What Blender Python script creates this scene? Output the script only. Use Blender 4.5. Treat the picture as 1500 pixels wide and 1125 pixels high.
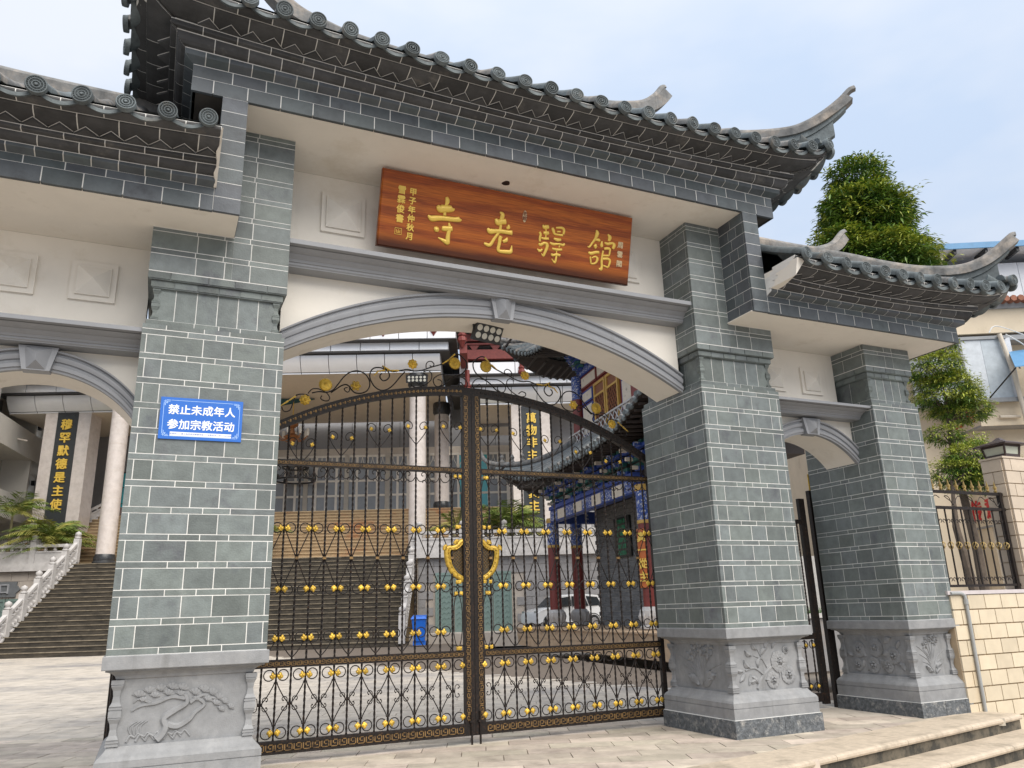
import bpy, math, random
from mathutils import Vector, Matrix
sc = bpy.context.scene
for o in list(bpy.data.objects): bpy.data.objects.remove(o)
rnd = random.Random(7)
PI = math.pi
# ---------------------------------------------------------------- camera
cam = bpy.data.objects.new('camera', bpy.data.cameras.new('camera'))
sc.collection.objects.link(cam); sc.camera = cam
cam.data.sensor_width = 36; cam.data.lens = 1138.8/1500*36
cam.data.clip_start = .05; cam.data.clip_end = 2000
CAM = Vector((.278, -6.496, 1.233))
def _cam():
    y, p, r = (math.radians(a) for a in (-24.386, 16.301, -1.721))
    f = Vector((math.sin(-y)*math.cos(p), math.cos(y)*math.cos(p), math.sin(p)))
    rt = Vector((math.cos(y), math.sin(y), 0)); up = rt.cross(f)
    r2 = rt*math.cos(r)+up*math.sin(r); u2 = -rt*math.sin(r)+up*math.cos(r)
    m = Matrix((r2, u2, -f)).transposed().to_4x4(); m.translation = CAM
    return m
cam.matrix_world = _cam()
# ---------------------------------------------------------------- sky, sun, exposure
SUN_EL, SUN_AZ = math.radians(50), math.radians(172)     # azimuth clockwise from +Y
w = bpy.data.worlds.new('World'); sc.world = w; w.use_nodes = True
nt = w.node_tree; nt.nodes.clear()
def N(t, **k):
    n = nt.nodes.new(t)
    for a, b in k.items(): setattr(n, a, b)
    return n
sky = N('ShaderNodeTexSky', sky_type='NISHITA', sun_disc=False)
sky.sun_elevation = SUN_EL; sky.sun_rotation = SUN_AZ; sky.dust_density = 2.5; sky.air_density = 1.0
co = N('ShaderNodeTexCoord')
mp = N('ShaderNodeMapping'); mp.inputs['Scale'].default_value = (1.2, 1.2, 3.0)
nz = N('ShaderNodeTexNoise'); nz.inputs['Scale'].default_value = 1.6; nz.inputs['Detail'].default_value = 5
cr = N('ShaderNodeValToRGB'); cr.color_ramp.elements[0].position = .38; cr.color_ramp.elements[1].position = .62
cr.color_ramp.elements[0].color = (3.5, 4.2, 5.3, 1); cr.color_ramp.elements[1].color = (4.8, 5.05, 5.5, 1)
mx = N('ShaderNodeMix', data_type='RGBA'); mx.inputs[0].default_value = .93
bg = N('ShaderNodeBackground'); bg.inputs[1].default_value = .1
wo = N('ShaderNodeOutputWorld')
L = nt.links.new
L(co.outputs['Generated'], mp.inputs[0]); L(mp.outputs[0], nz.inputs['Vector']); L(nz.outputs[0], cr.inputs[0])
sep = N('ShaderNodeSeparateXYZ'); zr = N('ShaderNodeMapRange'); zr.inputs[1].default_value = 0; zr.inputs[2].default_value = 1; zr.inputs[3].default_value = .92; zr.inputs[4].default_value = 1.3
vsc = N('ShaderNodeVectorMath', operation='SCALE'); L(co.outputs['Generated'], sep.inputs[0]); L(sep.outputs['Z'], zr.inputs[0])
L(sky.outputs[0], mx.inputs[6]); L(cr.outputs[0], mx.inputs[7]); L(mx.outputs[2], vsc.inputs[0]); L(zr.outputs[0], vsc.inputs['Scale']); L(vsc.outputs[0], bg.inputs[0]); L(bg.outputs[0], wo.inputs[0])
sun = bpy.data.objects.new('sun', bpy.data.lights.new('sun', 'SUN')); sc.collection.objects.link(sun)
sun.data.energy = 2.6; sun.data.angle = math.radians(58); sun.data.color = (1, .93, .83)
sd = Vector((math.sin(SUN_AZ)*math.cos(SUN_EL), math.cos(SUN_AZ)*math.cos(SUN_EL), math.sin(SUN_EL)))
sun.rotation_euler = sd.to_track_quat('Z', 'Y').to_euler()
vs = sc.view_settings; vs.view_transform = 'Standard'; vs.look = 'None'; vs.gamma = 1; vs.exposure = .75; vs.use_curve_mapping = False
# ---------------------------------------------------------------- helpers
COL = sc.collection
def link(o): COL.objects.link(o); return o
def thing(name, label=None, cat=None, loc=(0,0,0), rotz=0, group=None, kind=None):
    o = link(bpy.data.objects.new(name, None)); o.location = loc; o.rotation_euler = (0,0,rotz); o.empty_display_size = .1
    if label: o['label'] = label
    if cat: o['category'] = cat
    if group: o['group'] = group
    o['kind'] = kind or 'thing'
    return o
def wmat(o):
    m = Matrix.Translation(o.location) @ o.rotation_euler.to_matrix().to_4x4() @ Matrix.Diagonal(o.scale.to_4d())
    return (wmat(o.parent) @ o.matrix_parent_inverse @ m) if o.parent else m
def adopt(o, parent, local=False):
    """parent without moving (coordinates stay world) unless local"""
    o.parent = parent
    if not local: o.matrix_parent_inverse = wmat(parent).inverted()
    return o
def place(name, me, parent=None, loc=(0,0,0), rot=(0,0,0), scale=(1,1,1), mat=None, local=False, kind=None):
    o = link(bpy.data.objects.new(name, me)); o.location = loc; o.rotation_euler = rot; o.scale = scale
    if parent: adopt(o, parent, local)
    if kind: o['kind'] = kind
    return o
def tag(o, label=None, cat=None, group=None, kind=None):
    for k, v in (('label',label),('category',cat),('group',group),('kind',kind)):
        if v: o[k] = v
    return o
class M:
    def __init__(s): s.v=[]; s.f=[]
    def add(s, vs, fs):
        b=len(s.v); s.v += [tuple(p) for p in vs]; s.f += [tuple(b+i for i in f) for f in fs]; return s
    def box(s, x0,x1,y0,y1,z0,z1):
        return s.add([(x0,y0,z0),(x1,y0,z0),(x1,y1,z0),(x0,y1,z0),(x0,y0,z1),(x1,y0,z1),(x1,y1,z1),(x0,y1,z1)],
            [(0,3,2,1),(4,5,6,7),(0,1,5,4),(1,2,6,5),(2,3,7,6),(3,0,4,7)])
    def hexa(s, p): return s.add(p, [(0,3,2,1),(4,5,6,7),(0,1,5,4),(1,2,6,5),(2,3,7,6),(3,0,4,7)])
    def rings(s, R, closed=False, caps=True):
        """R: list of rings (same count) of 3D points"""
        n=len(R[0]); vs=[p for r in R for p in r]; fs=[]
        k=len(R)
        for i in range(k if closed else k-1):
            j=(i+1)%k
            for a in range(n):
                b=(a+1)%n; fs.append((i*n+a,i*n+b,j*n+b,j*n+a))
        if caps and not closed: fs += [tuple(range(n))[::-1], tuple((k-1)*n+a for a in range(n))]
        return s.add(vs, fs)
    def lathe(s, prof, n=16, c=(0,0,0), ax='z', a0=0, caps=True):
        R=[]
        for r,h in prof:
            ring=[]
            for i in range(n):
                t=a0+2*PI*i/n; x,y=r*math.cos(t),r*math.sin(t)
                ring.append((c[0]+x,c[1]+y,c[2]+h) if ax=='z' else (c[0]+x,c[1]-h,c[2]+y) if ax=='y' else (c[0]+h,c[1]+x,c[2]+y))
            R.append(ring)
        return s.rings(R, caps=caps)
    def tube(s, pts, r, n=6, closed=False, squash=None):
        P=[Vector(p) for p in pts]; k=len(P); rr=r if isinstance(r,(list,tuple)) else [r]*k
        R=[]; prev=None
        for i in range(k):
            a=P[i-1] if (i>0 or closed) else P[i]; b=P[(i+1)%k] if (i<k-1 or closed) else P[i]
            t=(b-a); t = t.normalized() if t.length>1e-9 else Vector((0,0,1))
            if prev is None:
                up=Vector((0,0,1)) if abs(t.z)<.9 else Vector((0,1,0)); prev=(up-t*up.dot(t)).normalized()
            u=(prev-t*prev.dot(t)); u=u.normalized() if u.length>1e-9 else prev; prev=u; v=t.cross(u)
            ring=[]
            for q in range(n):
                an=2*PI*q/n; d=u*math.cos(an)+v*math.sin(an)
                if squash: d = d - squash[0]*d.dot(squash[0])*(1-squash[1])
                ring.append(tuple(P[i]+d*rr[i]))
            R.append(ring)
        return s.rings(R, closed=closed)
    def ico(s, c, r, sx=1, sy=1, sz=1):
        t=(1+5**.5)/2
        vs=[(-1,t,0),(1,t,0),(-1,-t,0),(1,-t,0),(0,-1,t),(0,1,t),(0,-1,-t),(0,1,-t),(t,0,-1),(t,0,1),(-t,0,-1),(-t,0,1)]
        l=(1+t*t)**.5
        return s.add([(c[0]+x/l*r*sx,c[1]+y/l*r*sy,c[2]+z/l*r*sz) for x,y,z in vs],
          [(0,11,5),(0,5,1),(0,1,7),(0,7,10),(0,10,11),(1,5,9),(5,11,4),(11,10,2),(10,7,6),(7,1,8),(3,9,4),(3,4,2),(3,2,6),(3,6,8),(3,8,9),(4,9,5),(2,4,11),(6,2,10),(8,6,7),(9,8,1)])
    def prism(s, poly, f0, f1):
        """poly 2D list; f0,f1 map (a,b)->3D for both ends"""
        return s.rings([[f0(*p) for p in poly],[f1(*p) for p in poly]])
    def mesh(s, name='mesh', mat=None, smooth=False):
        me=bpy.data.meshes.new(name); me.from_pydata(s.v,[],s.f); me.validate(); me.update()
        import bmesh
        bm=bmesh.new(); bm.from_mesh(me); bmesh.ops.recalc_face_normals(bm, faces=bm.faces); bm.to_mesh(me); bm.free()
        for m in (mat if isinstance(mat,(list,tuple)) else [mat]):
            if m: me.materials.append(m)
        if smooth: me.shade_smooth() if smooth is True else me.set_sharp_from_angle(angle=math.radians(smooth)) if hasattr(me,'set_sharp_from_angle') else None
        if smooth and smooth is not True:
            for p in me.polygons: p.use_smooth=True
            me.set_sharp_from_angle(angle=math.radians(smooth))
        return me
    def build(s, name, mat, parent=None, smooth=False, kind=None, local=False):
        return place(name, s.mesh(name, mat, smooth), parent, local=local, kind=kind)
def crom(pts, n=5, closed=False):
    """Catmull-Rom through points of any dimension"""
    P=[tuple(p) for p in pts]; out=[]; k=len(P)
    for i in range(k if closed else k-1):
        p0=P[i-1] if (i>0 or closed) else P[i]; p1=P[i]; p2=P[(i+1)%k]; p3=P[(i+2)%k] if (i+2<k or closed) else P[(i+1)%k]
        for j in range(n):
            t=j/n
            out.append(tuple(.5*(2*b+(c-a)*t+(2*a-5*b+4*c-d)*t*t+(3*b-a-3*c+d)*t**3) for a,b,c,d in zip(p0,p1,p2,p3)))
    if not closed: out.append(P[-1])
    return out
UNIT=None
def brick(name, parent, mat, x0,x1,y0,y1,z0,z1, local=False):
    """one brick: shared unit cube, placed and scaled"""
    me=UNITS.get(mat.name)
    if me is None:
        me=UNITS[mat.name]=M().box(-.5,.5,-.5,.5,-.5,.5).mesh('unit_block', mat)
    return place(name, me, parent, ((x0+x1)/2,(y0+y1)/2,(z0+z1)/2), (0,0,0), (x1-x0,y1-y0,z1-z0), local=local)
UNITS={}
def text_mesh(s, size, mat, depth=.004, bold=0.0, align='CENTER'):
    """flat lettering; bold thickens by overlaying shifted copies at slightly different depths"""
    c=bpy.data.curves.new('text','FONT'); c.body=s; c.size=size; c.extrude=depth
    c.align_x=align; c.align_y='CENTER'; c.resolution_u=3
    o=bpy.data.objects.new('text_tmp', c); COL.objects.link(o)
    dg=bpy.context.evaluated_depsgraph_get(); me=bpy.data.meshes.new_from_object(o.evaluated_get(dg))
    bpy.data.objects.remove(o)
    if bold:
        vs=[tuple(v.co) for v in me.vertices]; fs=[tuple(p.vertices) for p in me.polygons]; m=M()
        for i,(dx,dy) in enumerate(((0,0),(bold,bold*.6),(-bold,-bold*.6),(bold*.6,-bold),(-bold*.6,bold))): m.add([(x+dx,y+dy,z*(1+.04*i)) for x,y,z in vs],fs)
        me=bpy.data.meshes.new('lettering'); me.from_pydata(m.v,[],m.f); me.update()
    me.materials.clear(); me.materials.append(mat)
    return me
# ---------------------------------------------------------------- materials
def mat(name, c, r=.7, var=.12, scale=5, objvar=0., hue=0., bump=.0, bscale=60, metal=0, c2=None, c2amt=(.5,.7), c2scale=2., spec=.5, coat=0, emit=None, alpha=None, trans=0, stretch=(1,1,1), streak=None, pits=None):
    m=bpy.data.materials.new(name); m.use_nodes=True; t=m.node_tree; t.nodes.clear()
    n=lambda ty,**k: ([setattr(x,a,b) for x in [t.nodes.new(ty)] for a,b in k.items()], t.nodes[-1])[1]
    lk=t.links.new
    out=n('ShaderNodeOutputMaterial'); b=n('ShaderNodeBsdfPrincipled'); lk(b.outputs[0], out.inputs[0])
    b.inputs['Roughness'].default_value=r; b.inputs['Metallic'].default_value=metal; b.inputs['Specular IOR Level'].default_value=spec
    b.inputs['Coat Weight'].default_value=coat; b.inputs['Coat Roughness'].default_value=.15
    b.inputs['Transmission Weight'].default_value=trans
    geo=n('ShaderNodeNewGeometry'); mpn=n('ShaderNodeMapping'); mpn.inputs['Scale'].default_value=stretch
    lk(geo.outputs['Position'], mpn.inputs[0])
    nz=n('ShaderNodeTexNoise'); nz.inputs['Scale'].default_value=scale; nz.inputs['Detail'].default_value=6; nz.inputs['Roughness'].default_value=.65
    lk(mpn.outputs[0], nz.inputs['Vector'])
    mr=n('ShaderNodeMapRange'); mr.inputs[1].default_value=.3; mr.inputs[2].default_value=.7; mr.inputs[3].default_value=1-var; mr.inputs[4].default_value=1+var
    lk(nz.outputs[0], mr.inputs[0])
    val=mr.outputs[0]
    if objvar or hue:
        oi=n('ShaderNodeObjectInfo'); m2=n('ShaderNodeMapRange'); m2.inputs[3].default_value=1-objvar; m2.inputs[4].default_value=1+objvar
        lk(oi.outputs['Random'], m2.inputs[0]); mu=n('ShaderNodeMath', operation='MULTIPLY'); lk(val,mu.inputs[0]); lk(m2.outputs[0],mu.inputs[1]); val=mu.outputs[0]
    base=n('ShaderNodeRGB'); base.outputs[0].default_value=(*c,1); colo=base.outputs[0]
    if c2:
        n2=n('ShaderNodeTexNoise'); n2.inputs['Scale'].default_value=c2scale; n2.inputs['Detail'].default_value=7; n2.inputs['Roughness'].default_value=.7
        lk(mpn.outputs[0], n2.inputs['Vector'])
        rp=n('ShaderNodeMapRange'); rp.inputs[1].default_value=c2amt[0]; rp.inputs[2].default_value=c2amt[1]; lk(n2.outputs[0], rp.inputs[0])
        mxx=n('ShaderNodeMix', data_type='RGBA'); mxx.inputs[7].default_value=(*c2,1); lk(colo,mxx.inputs[6]); lk(rp.outputs[0],mxx.inputs[0]); colo=mxx.outputs[2]
    if streak:
        m5=n('ShaderNodeMapping'); m5.inputs['Scale'].default_value=(streak[1],streak[1],.45); lk(geo.outputs['Position'],m5.inputs[0])
        n5=n('ShaderNodeTexNoise'); n5.inputs['Scale'].default_value=1; n5.inputs['Detail'].default_value=6; n5.inputs['Roughness'].default_value=.6; lk(m5.outputs[0],n5.inputs['Vector'])
        r5=n('ShaderNodeMapRange'); r5.inputs[1].default_value=streak[2]; r5.inputs[2].default_value=streak[3]; r5.inputs[4].default_value=streak[4]; lk(n5.outputs[0],r5.inputs[0])
        x5=n('ShaderNodeMix', data_type='RGBA'); x5.inputs[7].default_value=(*streak[0],1); lk(colo,x5.inputs[6]); lk(r5.outputs[0],x5.inputs[0]); colo=x5.outputs[2]
    if pits:
        n6=n('ShaderNodeTexVoronoi'); n6.inputs['Scale'].default_value=pits[1]; lk(geo.outputs['Position'],n6.inputs['Vector'])
        r6=n('ShaderNodeMapRange'); r6.inputs[1].default_value=pits[2]; r6.inputs[2].default_value=pits[2]*.5; r6.inputs[3].default_value=0; r6.inputs[4].default_value=.8; lk(n6.outputs[0],r6.inputs[0])
        n7=n('ShaderNodeTexNoise'); n7.inputs['Scale'].default_value=3.5; lk(geo.outputs['Position'],n7.inputs['Vector']); r7=n('ShaderNodeMapRange'); r7.inputs[1].default_value=.5; r7.inputs[2].default_value=.65; lk(n7.outputs[0],r7.inputs[0])
        m6=n('ShaderNodeMath', operation='MULTIPLY'); lk(r6.outputs[0],m6.inputs[0]); lk(r7.outputs[0],m6.inputs[1])
        x6=n('ShaderNodeMix', data_type='RGBA'); x6.inputs[7].default_value=(*pits[0],1); lk(colo,x6.inputs[6]); lk(m6.outputs[0],x6.inputs[0]); colo=x6.outputs[2]
    if hue:
        hs=n('ShaderNodeHueSaturation'); m3=n('ShaderNodeMapRange'); m3.inputs[3].default_value=.5-hue; m3.inputs[4].default_value=.5+hue
        ml=n('ShaderNodeMath', operation='MULTIPLY'); ml.inputs[1].default_value=7.31; fr=n('ShaderNodeMath', operation='FRACT')
        lk(oi.outputs['Random'], ml.inputs[0]); lk(ml.outputs[0], fr.inputs[0]); lk(fr.outputs[0], m3.inputs[0]); lk(m3.outputs[0], hs.inputs['Hue']); lk(colo, hs.inputs['Color']); colo=hs.outputs[0]
    vm=n('ShaderNodeVectorMath', operation='SCALE'); lk(colo,vm.inputs[0]); lk(val,vm.inputs['Scale'])
    lk(vm.outputs[0], b.inputs['Base Color'])
    if bump:
        n4=n('ShaderNodeTexNoise'); n4.inputs['Scale'].default_value=bscale; n4.inputs['Detail'].default_value=4; lk(mpn.outputs[0], n4.inputs['Vector'])
        bp=n('ShaderNodeBump'); bp.inputs['Strength'].default_value=bump; bp.inputs['Distance'].default_value=.01; lk(n4.outputs[0], bp.inputs['Height']); lk(bp.outputs[0], b.inputs['Normal'])
    if emit: b.inputs['Emission Color'].default_value=(*emit[:3],1); b.inputs['Emission Strength'].default_value=emit[3]
    if alpha is not None: b.inputs['Alpha'].default_value=alpha
    return m
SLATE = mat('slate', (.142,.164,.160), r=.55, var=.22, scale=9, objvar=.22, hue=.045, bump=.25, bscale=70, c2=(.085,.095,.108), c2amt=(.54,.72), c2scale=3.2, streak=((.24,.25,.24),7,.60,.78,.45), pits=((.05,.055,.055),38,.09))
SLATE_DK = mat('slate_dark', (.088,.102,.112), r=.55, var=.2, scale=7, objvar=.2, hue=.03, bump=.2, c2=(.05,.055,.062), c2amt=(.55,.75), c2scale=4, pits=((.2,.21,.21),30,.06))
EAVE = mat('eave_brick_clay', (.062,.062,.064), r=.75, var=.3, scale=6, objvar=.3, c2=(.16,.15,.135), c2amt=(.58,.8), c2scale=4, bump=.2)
GROUT = mat('grout', (.74,.73,.70), r=.9, var=.08)
PLASTER = mat('plaster', (.80,.755,.68), r=.9, var=.05, scale=1.5, c2=(.64,.575,.47), c2amt=(.57,.85), c2scale=1.6, bump=.12, bscale=18, streak=((.50,.44,.36),5,.60,.85,.55))
PAINT = mat('grey_moulding_paint', (.26,.268,.285), r=.5, var=.07, scale=4, c2=(.19,.195,.20), c2amt=(.58,.85), c2scale=2.5, streak=((.12,.12,.118),9,.62,.85,.6), pits=((.06,.06,.06),16,.035), bump=.05)
TILE = mat('roof_tile_clay', (.115,.135,.142), r=.75, var=.35, scale=12, objvar=.22, c2=(.27,.235,.195), c2amt=(.55,.76), c2scale=3.8, bump=.3, bscale=60, pits=((.04,.045,.03),24,.12))
RIDGE = mat('ridge_clay', (.165,.165,.163), r=.8, var=.35, scale=9, objvar=.12, c2=(.34,.29,.24), c2amt=(.48,.72), c2scale=3.4, bump=.3, bscale=40, streak=((.07,.075,.078),6,.55,.7,.8))
STONE = mat('carved_grey_stone', (.24,.245,.252), r=.65, var=.16, scale=9, c2=(.33,.33,.33), c2amt=(.5,.8), c2scale=3, bump=.2, bscale=110, streak=((.14,.14,.135),8,.58,.78,.7), pits=((.62,.62,.6),14,.03))
ROUGH = mat('rough_dark_stone', (.11,.12,.13), r=.85, var=.5, scale=28, c2=(.27,.26,.24), c2amt=(.52,.75), c2scale=14, bump=1.0, bscale=45)
IRON = mat('black_iron', (.013,.010,.009), r=.5, var=.5, scale=40, c2=(.075,.036,.018), c2amt=(.54,.74), c2scale=55, spec=.28)
PATINA = mat('bronze_patina', (.24,.145,.055), r=.5, var=.4, scale=30, c2=(.06,.04,.025), c2amt=(.5,.65), c2scale=25, metal=.4)
GOLD = mat('gold_paint', (.62,.40,.055), r=.36, var=.35, scale=30, metal=.35, objvar=.25, c2=(.22,.12,.015), c2amt=(.55,.75), c2scale=45)
GILT = mat('gilt_lettering', (.82,.56,.10), r=.32, var=.08, scale=20, metal=.15)
WHITE = mat('white_paint', (.8,.8,.78), r=.5, var=.03)
BLACK = mat('black_plastic', (.015,.016,.018), r=.4, var=.2)
# ================================================================ GATEWAY
W1, XR, WR, XO, W2, DP = 1.1, 5.459, 1.068, 7.975, .78, 1.159
YF, YC, YB = -.435, .58, 1.594
ZM, ZSL, ZSR = 5.465, 4.393, 4.274
# -------- brick pillars
TH, LG = .0475, .1553                    # thin and large course heights
FRONT = [0,.04,.157,.425,.618,.86,.963,1]
FRONT_T = [0,.31,.51,.70,1]
UPPER = [0,.32,.525,.713,1]
SIDE = [0,.30,.504,.71,.965,1]
SIDE_T = [0,.14,.44,.55,.84,1]
GAP = .0034
def courses(z0, z1, first_thin=True):
    out=[]; z=z0; thin=first_thin
    while z < z1-.01:
        h = TH if thin else LG
        out.append((z, min(z+h, z1), thin)); z += h; thin = not thin
    return out
def brick_row(th, x0, x1, y0, y1, z0, z1, pat, face, thin, inset=0, jit=True, matr=None):
    """bricks on one face of a shaft: face 'f' (front, y0), 'b', 'l' (x0) or 'r' (x1)"""
    nm = 'thin_brick' if thin else 'brick'
    m = matr or SLATE
    for a, b in zip(pat, pat[1:]):
        ja = rnd.uniform(-.012,.012) if jit else 0
        g = GAP; pr = rnd.uniform(-.0004,.002)
        if face == 'f':
            w=x1-x0; brick(nm, th, m, x0+w*a+(g if a>0 else 0), x0+w*b-(g if b<1 else 0), y0+inset-pr, y0+inset+.03, z0+g, z1-g)
        elif face == 'l':
            w=y1-y0; brick(nm, th, m, x0+inset-pr, x0+inset+.03, y1-w*b+(g if b<1 else .0305), y1-w*a-(g if a>0 else 0), z0+g, z1-g)
        elif face == 'r':
            w=y1-y0; brick(nm, th, m, x1-inset-.03, x1-inset+pr, y1-w*b+(g if b<1 else .0305), y1-w*a-(g if a>0 else 0), z0+g, z1-g)
def stuff_rows(mb, x0, x1, y0, y1, z0, z1, pat, face, thin, inset=0):
    g=GAP
    for a,b in zip(pat,pat[1:]):
        if face=='r': w=y1-y0; mb.box(x1-inset-.03,x1-inset,y1-w*b+(g if b<1 else .0305),y1-w*a-g,z0+g,z1-g)
        elif face=='l': w=y1-y0; mb.box(x0+inset,x0+inset+.03,y1-w*b+(g if b<1 else .0305),y1-w*a-g,z0+g,z1-g)
        else: w=x1-x0; mb.box(x0+w*a+g,x0+w*b-g,y1-.03-inset,y1-inset,z0+g,z1-g)
def sq_ring(x0,x1,y0,y1,o,z): return [(x0-o,y0-o,z),(x1+o,y0-o,z),(x1+o,y1+o,z),(x0-o,y1+o,z)]
def leaf_fan(mb, c, r, a0, a1, n=9, h=.008, ax=('x','z')):
    pass
class Relief:
    """carving on a plane: point(u,v,h) -> 3D"""
    def __init__(s, o, u, n): s.o=Vector(o); s.u=Vector(u); s.n=Vector(n); s.m=M()
    def p(s,u,v,h=0): return tuple(s.o+s.u*u+Vector((0,0,v))+s.n*h)
    def stem(s, pts, r0, r1, h=.35):
        P=crom(pts,4); k=len(P)
        s.m.tube([s.p(a,b,.002) for a,b in P],[r0+(r1-r0)*i/(k-1) for i in range(k)],6,squash=(s.n,h+.55))
    def fan(s, u, v, r, a0, a1, n=10, h=.012):
        ring=[(u,v)]+[(u+r*math.cos(a0+(a1-a0)*i/n)*(1+.08*(i%2)),v+r*math.sin(a0+(a1-a0)*i/n)*(1+.08*(i%2))) for i in range(n+1)]
        c=s.p(u+r*.4*math.cos((a0+a1)/2),v+r*.4*math.sin((a0+a1)/2),h*1.6)
        vs=[s.p(a,b,h*.7) for a,b in ring]+[s.p(a,b,-.004) for a,b in ring]+[c]; k=len(ring)
        fs=[(i,(i+1)%k,k+(i+1)%k,k+i) for i in range(k)]+[((i+1)%k,i,2*k) for i in range(k)]
        s.m.add(vs,fs)
        for i in range(2,n,2):
            t=a0+(a1-a0)*i/n; s.m.tube([s.p(u+r*.15*math.cos(t),v+r*.15*math.sin(t),h*1.3),s.p(u+r*.97*math.cos(t),v+r*.97*math.sin(t),h*.95)],.0025,4)
    def leaf(s, u, v, l, a, wd=.3, h=.012):
        c,sn=math.cos(a),math.sin(a); k=7; L_=[];R_=[];C_=[]
        for i in range(k):
            t=i/(k-1); wi=wd*l*math.sin(PI*min(1,t*.95+.03))**.8*.5; b=.12*l*math.sin(PI*t)
            x=t*l
            f=lambda y: (u+x*c-(y+b)*sn, v+x*sn+(y+b)*c)
            L_.append(f(wi)); R_.append(f(-wi)); C_.append(f(0))
        ring=L_+R_[::-1]; kk=len(ring)
        vs=[s.p(a_,b_,h*.5) for a_,b_ in ring]+[s.p(a_,b_,-.004) for a_,b_ in ring]+[s.p(a_,b_,h*1.5) for a_,b_ in C_]
        fs=[(i,(i+1)%kk,kk+(i+1)%kk,kk+i) for i in range(kk)]
        for i in range(k-1):
            fs.append((i,i+1,2*kk+i+1,2*kk+i)); fs.append((kk-1-i,2*kk+i,2*kk+i+1,kk-2-i))
        s.m.add(vs,fs)
    def rose(s, u, v, r, turns=3, ph=0):
        for ring_ in range(turns,0,-1):
            rr=r*ring_/turns; n=3+ring_*2
            for i in range(n):
                a=2*PI*i/n+ph+ring_*.5; cx,cy=u+rr*.55*math.cos(a),v+rr*.55*math.sin(a)
                s.fan(cx-rr*.25*math.cos(a),cy-rr*.25*math.sin(a),rr*.62,a-1.0,a+1.0,6,.012+.006*(turns-ring_))
        s.m.ico(s.p(u,v,.028),r*.16,1,1,1)
def carve_pine(R,w,h):
    R.stem([(.28*w,0),(.33*w,.10*h),(.35*w,.22*h),(.33*w,.36*h),(.42*w,.48*h),(.52*w,.6*h),(.50*w,.75*h)],.035,.018)
    R.stem([(.36*w,.25*h),(.45*w,.2*h),(.55*w,.3*h),(.6*w,.42*h),(.68*w,.55*h),(.62*w,.66*h)],.026,.012)
    R.stem([(.5*w,.68*h),(.38*w,.72*h),(.25*w,.63*h),(.12*w,.6*h),(.04*w,.52*h)],.018,.008)
    R.stem([(.55*w,.6*h),(.66*w,.72*h),(.75*w,.66*h),(.88*w,.6*h)],.016,.006)
    R.stem([(.2*w,.64*h),(.1*w,.72*h),(.05*w,.66*h)],.012,.005)
    for x in (.02,.10,.18,.26,.34,.42): R.stem([(x*w,.0),((x+.03)*w,.1*h),((x+.07)*w,.07*h),((x+.1)*w,.13*h),((x+.15)*w,.02*h)],.010,.006)
    for i in range(4): R.stem([((.06+.025*i)*w,.1*h),((.03+.035*i)*w,.25*h),((.1+.03*i)*w,.34*h)],.007,.004)
    for (x,y,r) in [(.08,.8,.1),(.17,.86,.1),(.27,.88,.1),(.37,.9,.1),(.46,.88,.1),(.22,.78,.08),(.34,.8,.09),(.12,.72,.07),(.45,.78,.08),
                    (.58,.78,.1),(.66,.82,.1),(.74,.76,.1),(.8,.68,.09),(.86,.6,.08),(.92,.5,.07),(.7,.66,.08),(.78,.58,.08),(.83,.47,.07),(.6,.68,.07)]:
        R.fan(x*w*.98+.01,y*h-.02,r*w*.62,.3-.6*x,2.75-.6*x,9,.011)
def carve_rose(R,w,h):
    R.stem([(.30*w,.0),(.36*w,.2*h),(.46*w,.36*h),(.58*w,.5*h)],.016,.010); R.stem([(.42*w,.34*h),(.28*w,.5*h),(.12*w,.45*h)],.014,.008)
    R.stem([(.5*w,.5*h),(.42*w,.75*h),(.36*w,.95*h)],.011,.006); R.stem([(.42*w,.72*h),(.28*w,.8*h)],.009,.005); R.stem([(.62*w,.55*h),(.72*w,.3*h),(.66*w,.05*h)],.012,.008)
    R.rose(.72*w,.62*h,.155*w); R.rose(.86*w,.9*h,.06*w,2); R.rose(.58*w,.18*h,.12*w,2,.4); R.rose(.86*w,.28*h,.13*w,2,.9)
    for x,y,l,a in [(.08,.45,.1,3.0),(.1,.4,.12,4.0),(.2,.36,.12,4.4),(.25,.8,.11,2.6),(.34,.93,.1,2.2),(.4,.8,.12,.6),(.5,.92,.12,1.0),(.62,.95,.1,.8),(.2,.5,.12,2.3),(.34,.5,.12,1.2),(.3,.25,.12,3.4),(.45,.2,.1,-.4),(.2,.3,.12,-.7)]: R.leaf(x*w,y*h,l*w*1.2,a,.5)
def carve_orchid(R,w,h):
    for i,(x,y,b) in enumerate([(.02,.78,.2),(.08,.55,.15),(.15,.35,.1),(.3,.9,.05),(.45,.95,0),(.62,.92,-.05),(.95,.62,-.25),(.85,.4,-.2),(.75,.8,-.1),(.22,.7,.15)]):
        R.stem([(.5*w,.05*h),((.5+(x-.5)*.35)*w,(y*.6+.05)*h),(x*w,y*h)],.010,.003,.3)
    for x,y in [(.38,.92),(.52,.98),(.66,.88),(.72,.98),(.30,.8)]:
        for k in range(5): R.leaf(x*w,y*h,.1*w,k*1.257+x*9,.55,.012)
    for x,y,l,a in [(.55,.02,.2,.5),(.6,.12,.2,.9),(.45,.05,.2,2.4),(.66,.2,.16,.4),(.4,.16,.18,2.8)]: R.leaf(x*w,y*h,l*w,a,.6,.016)
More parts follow.
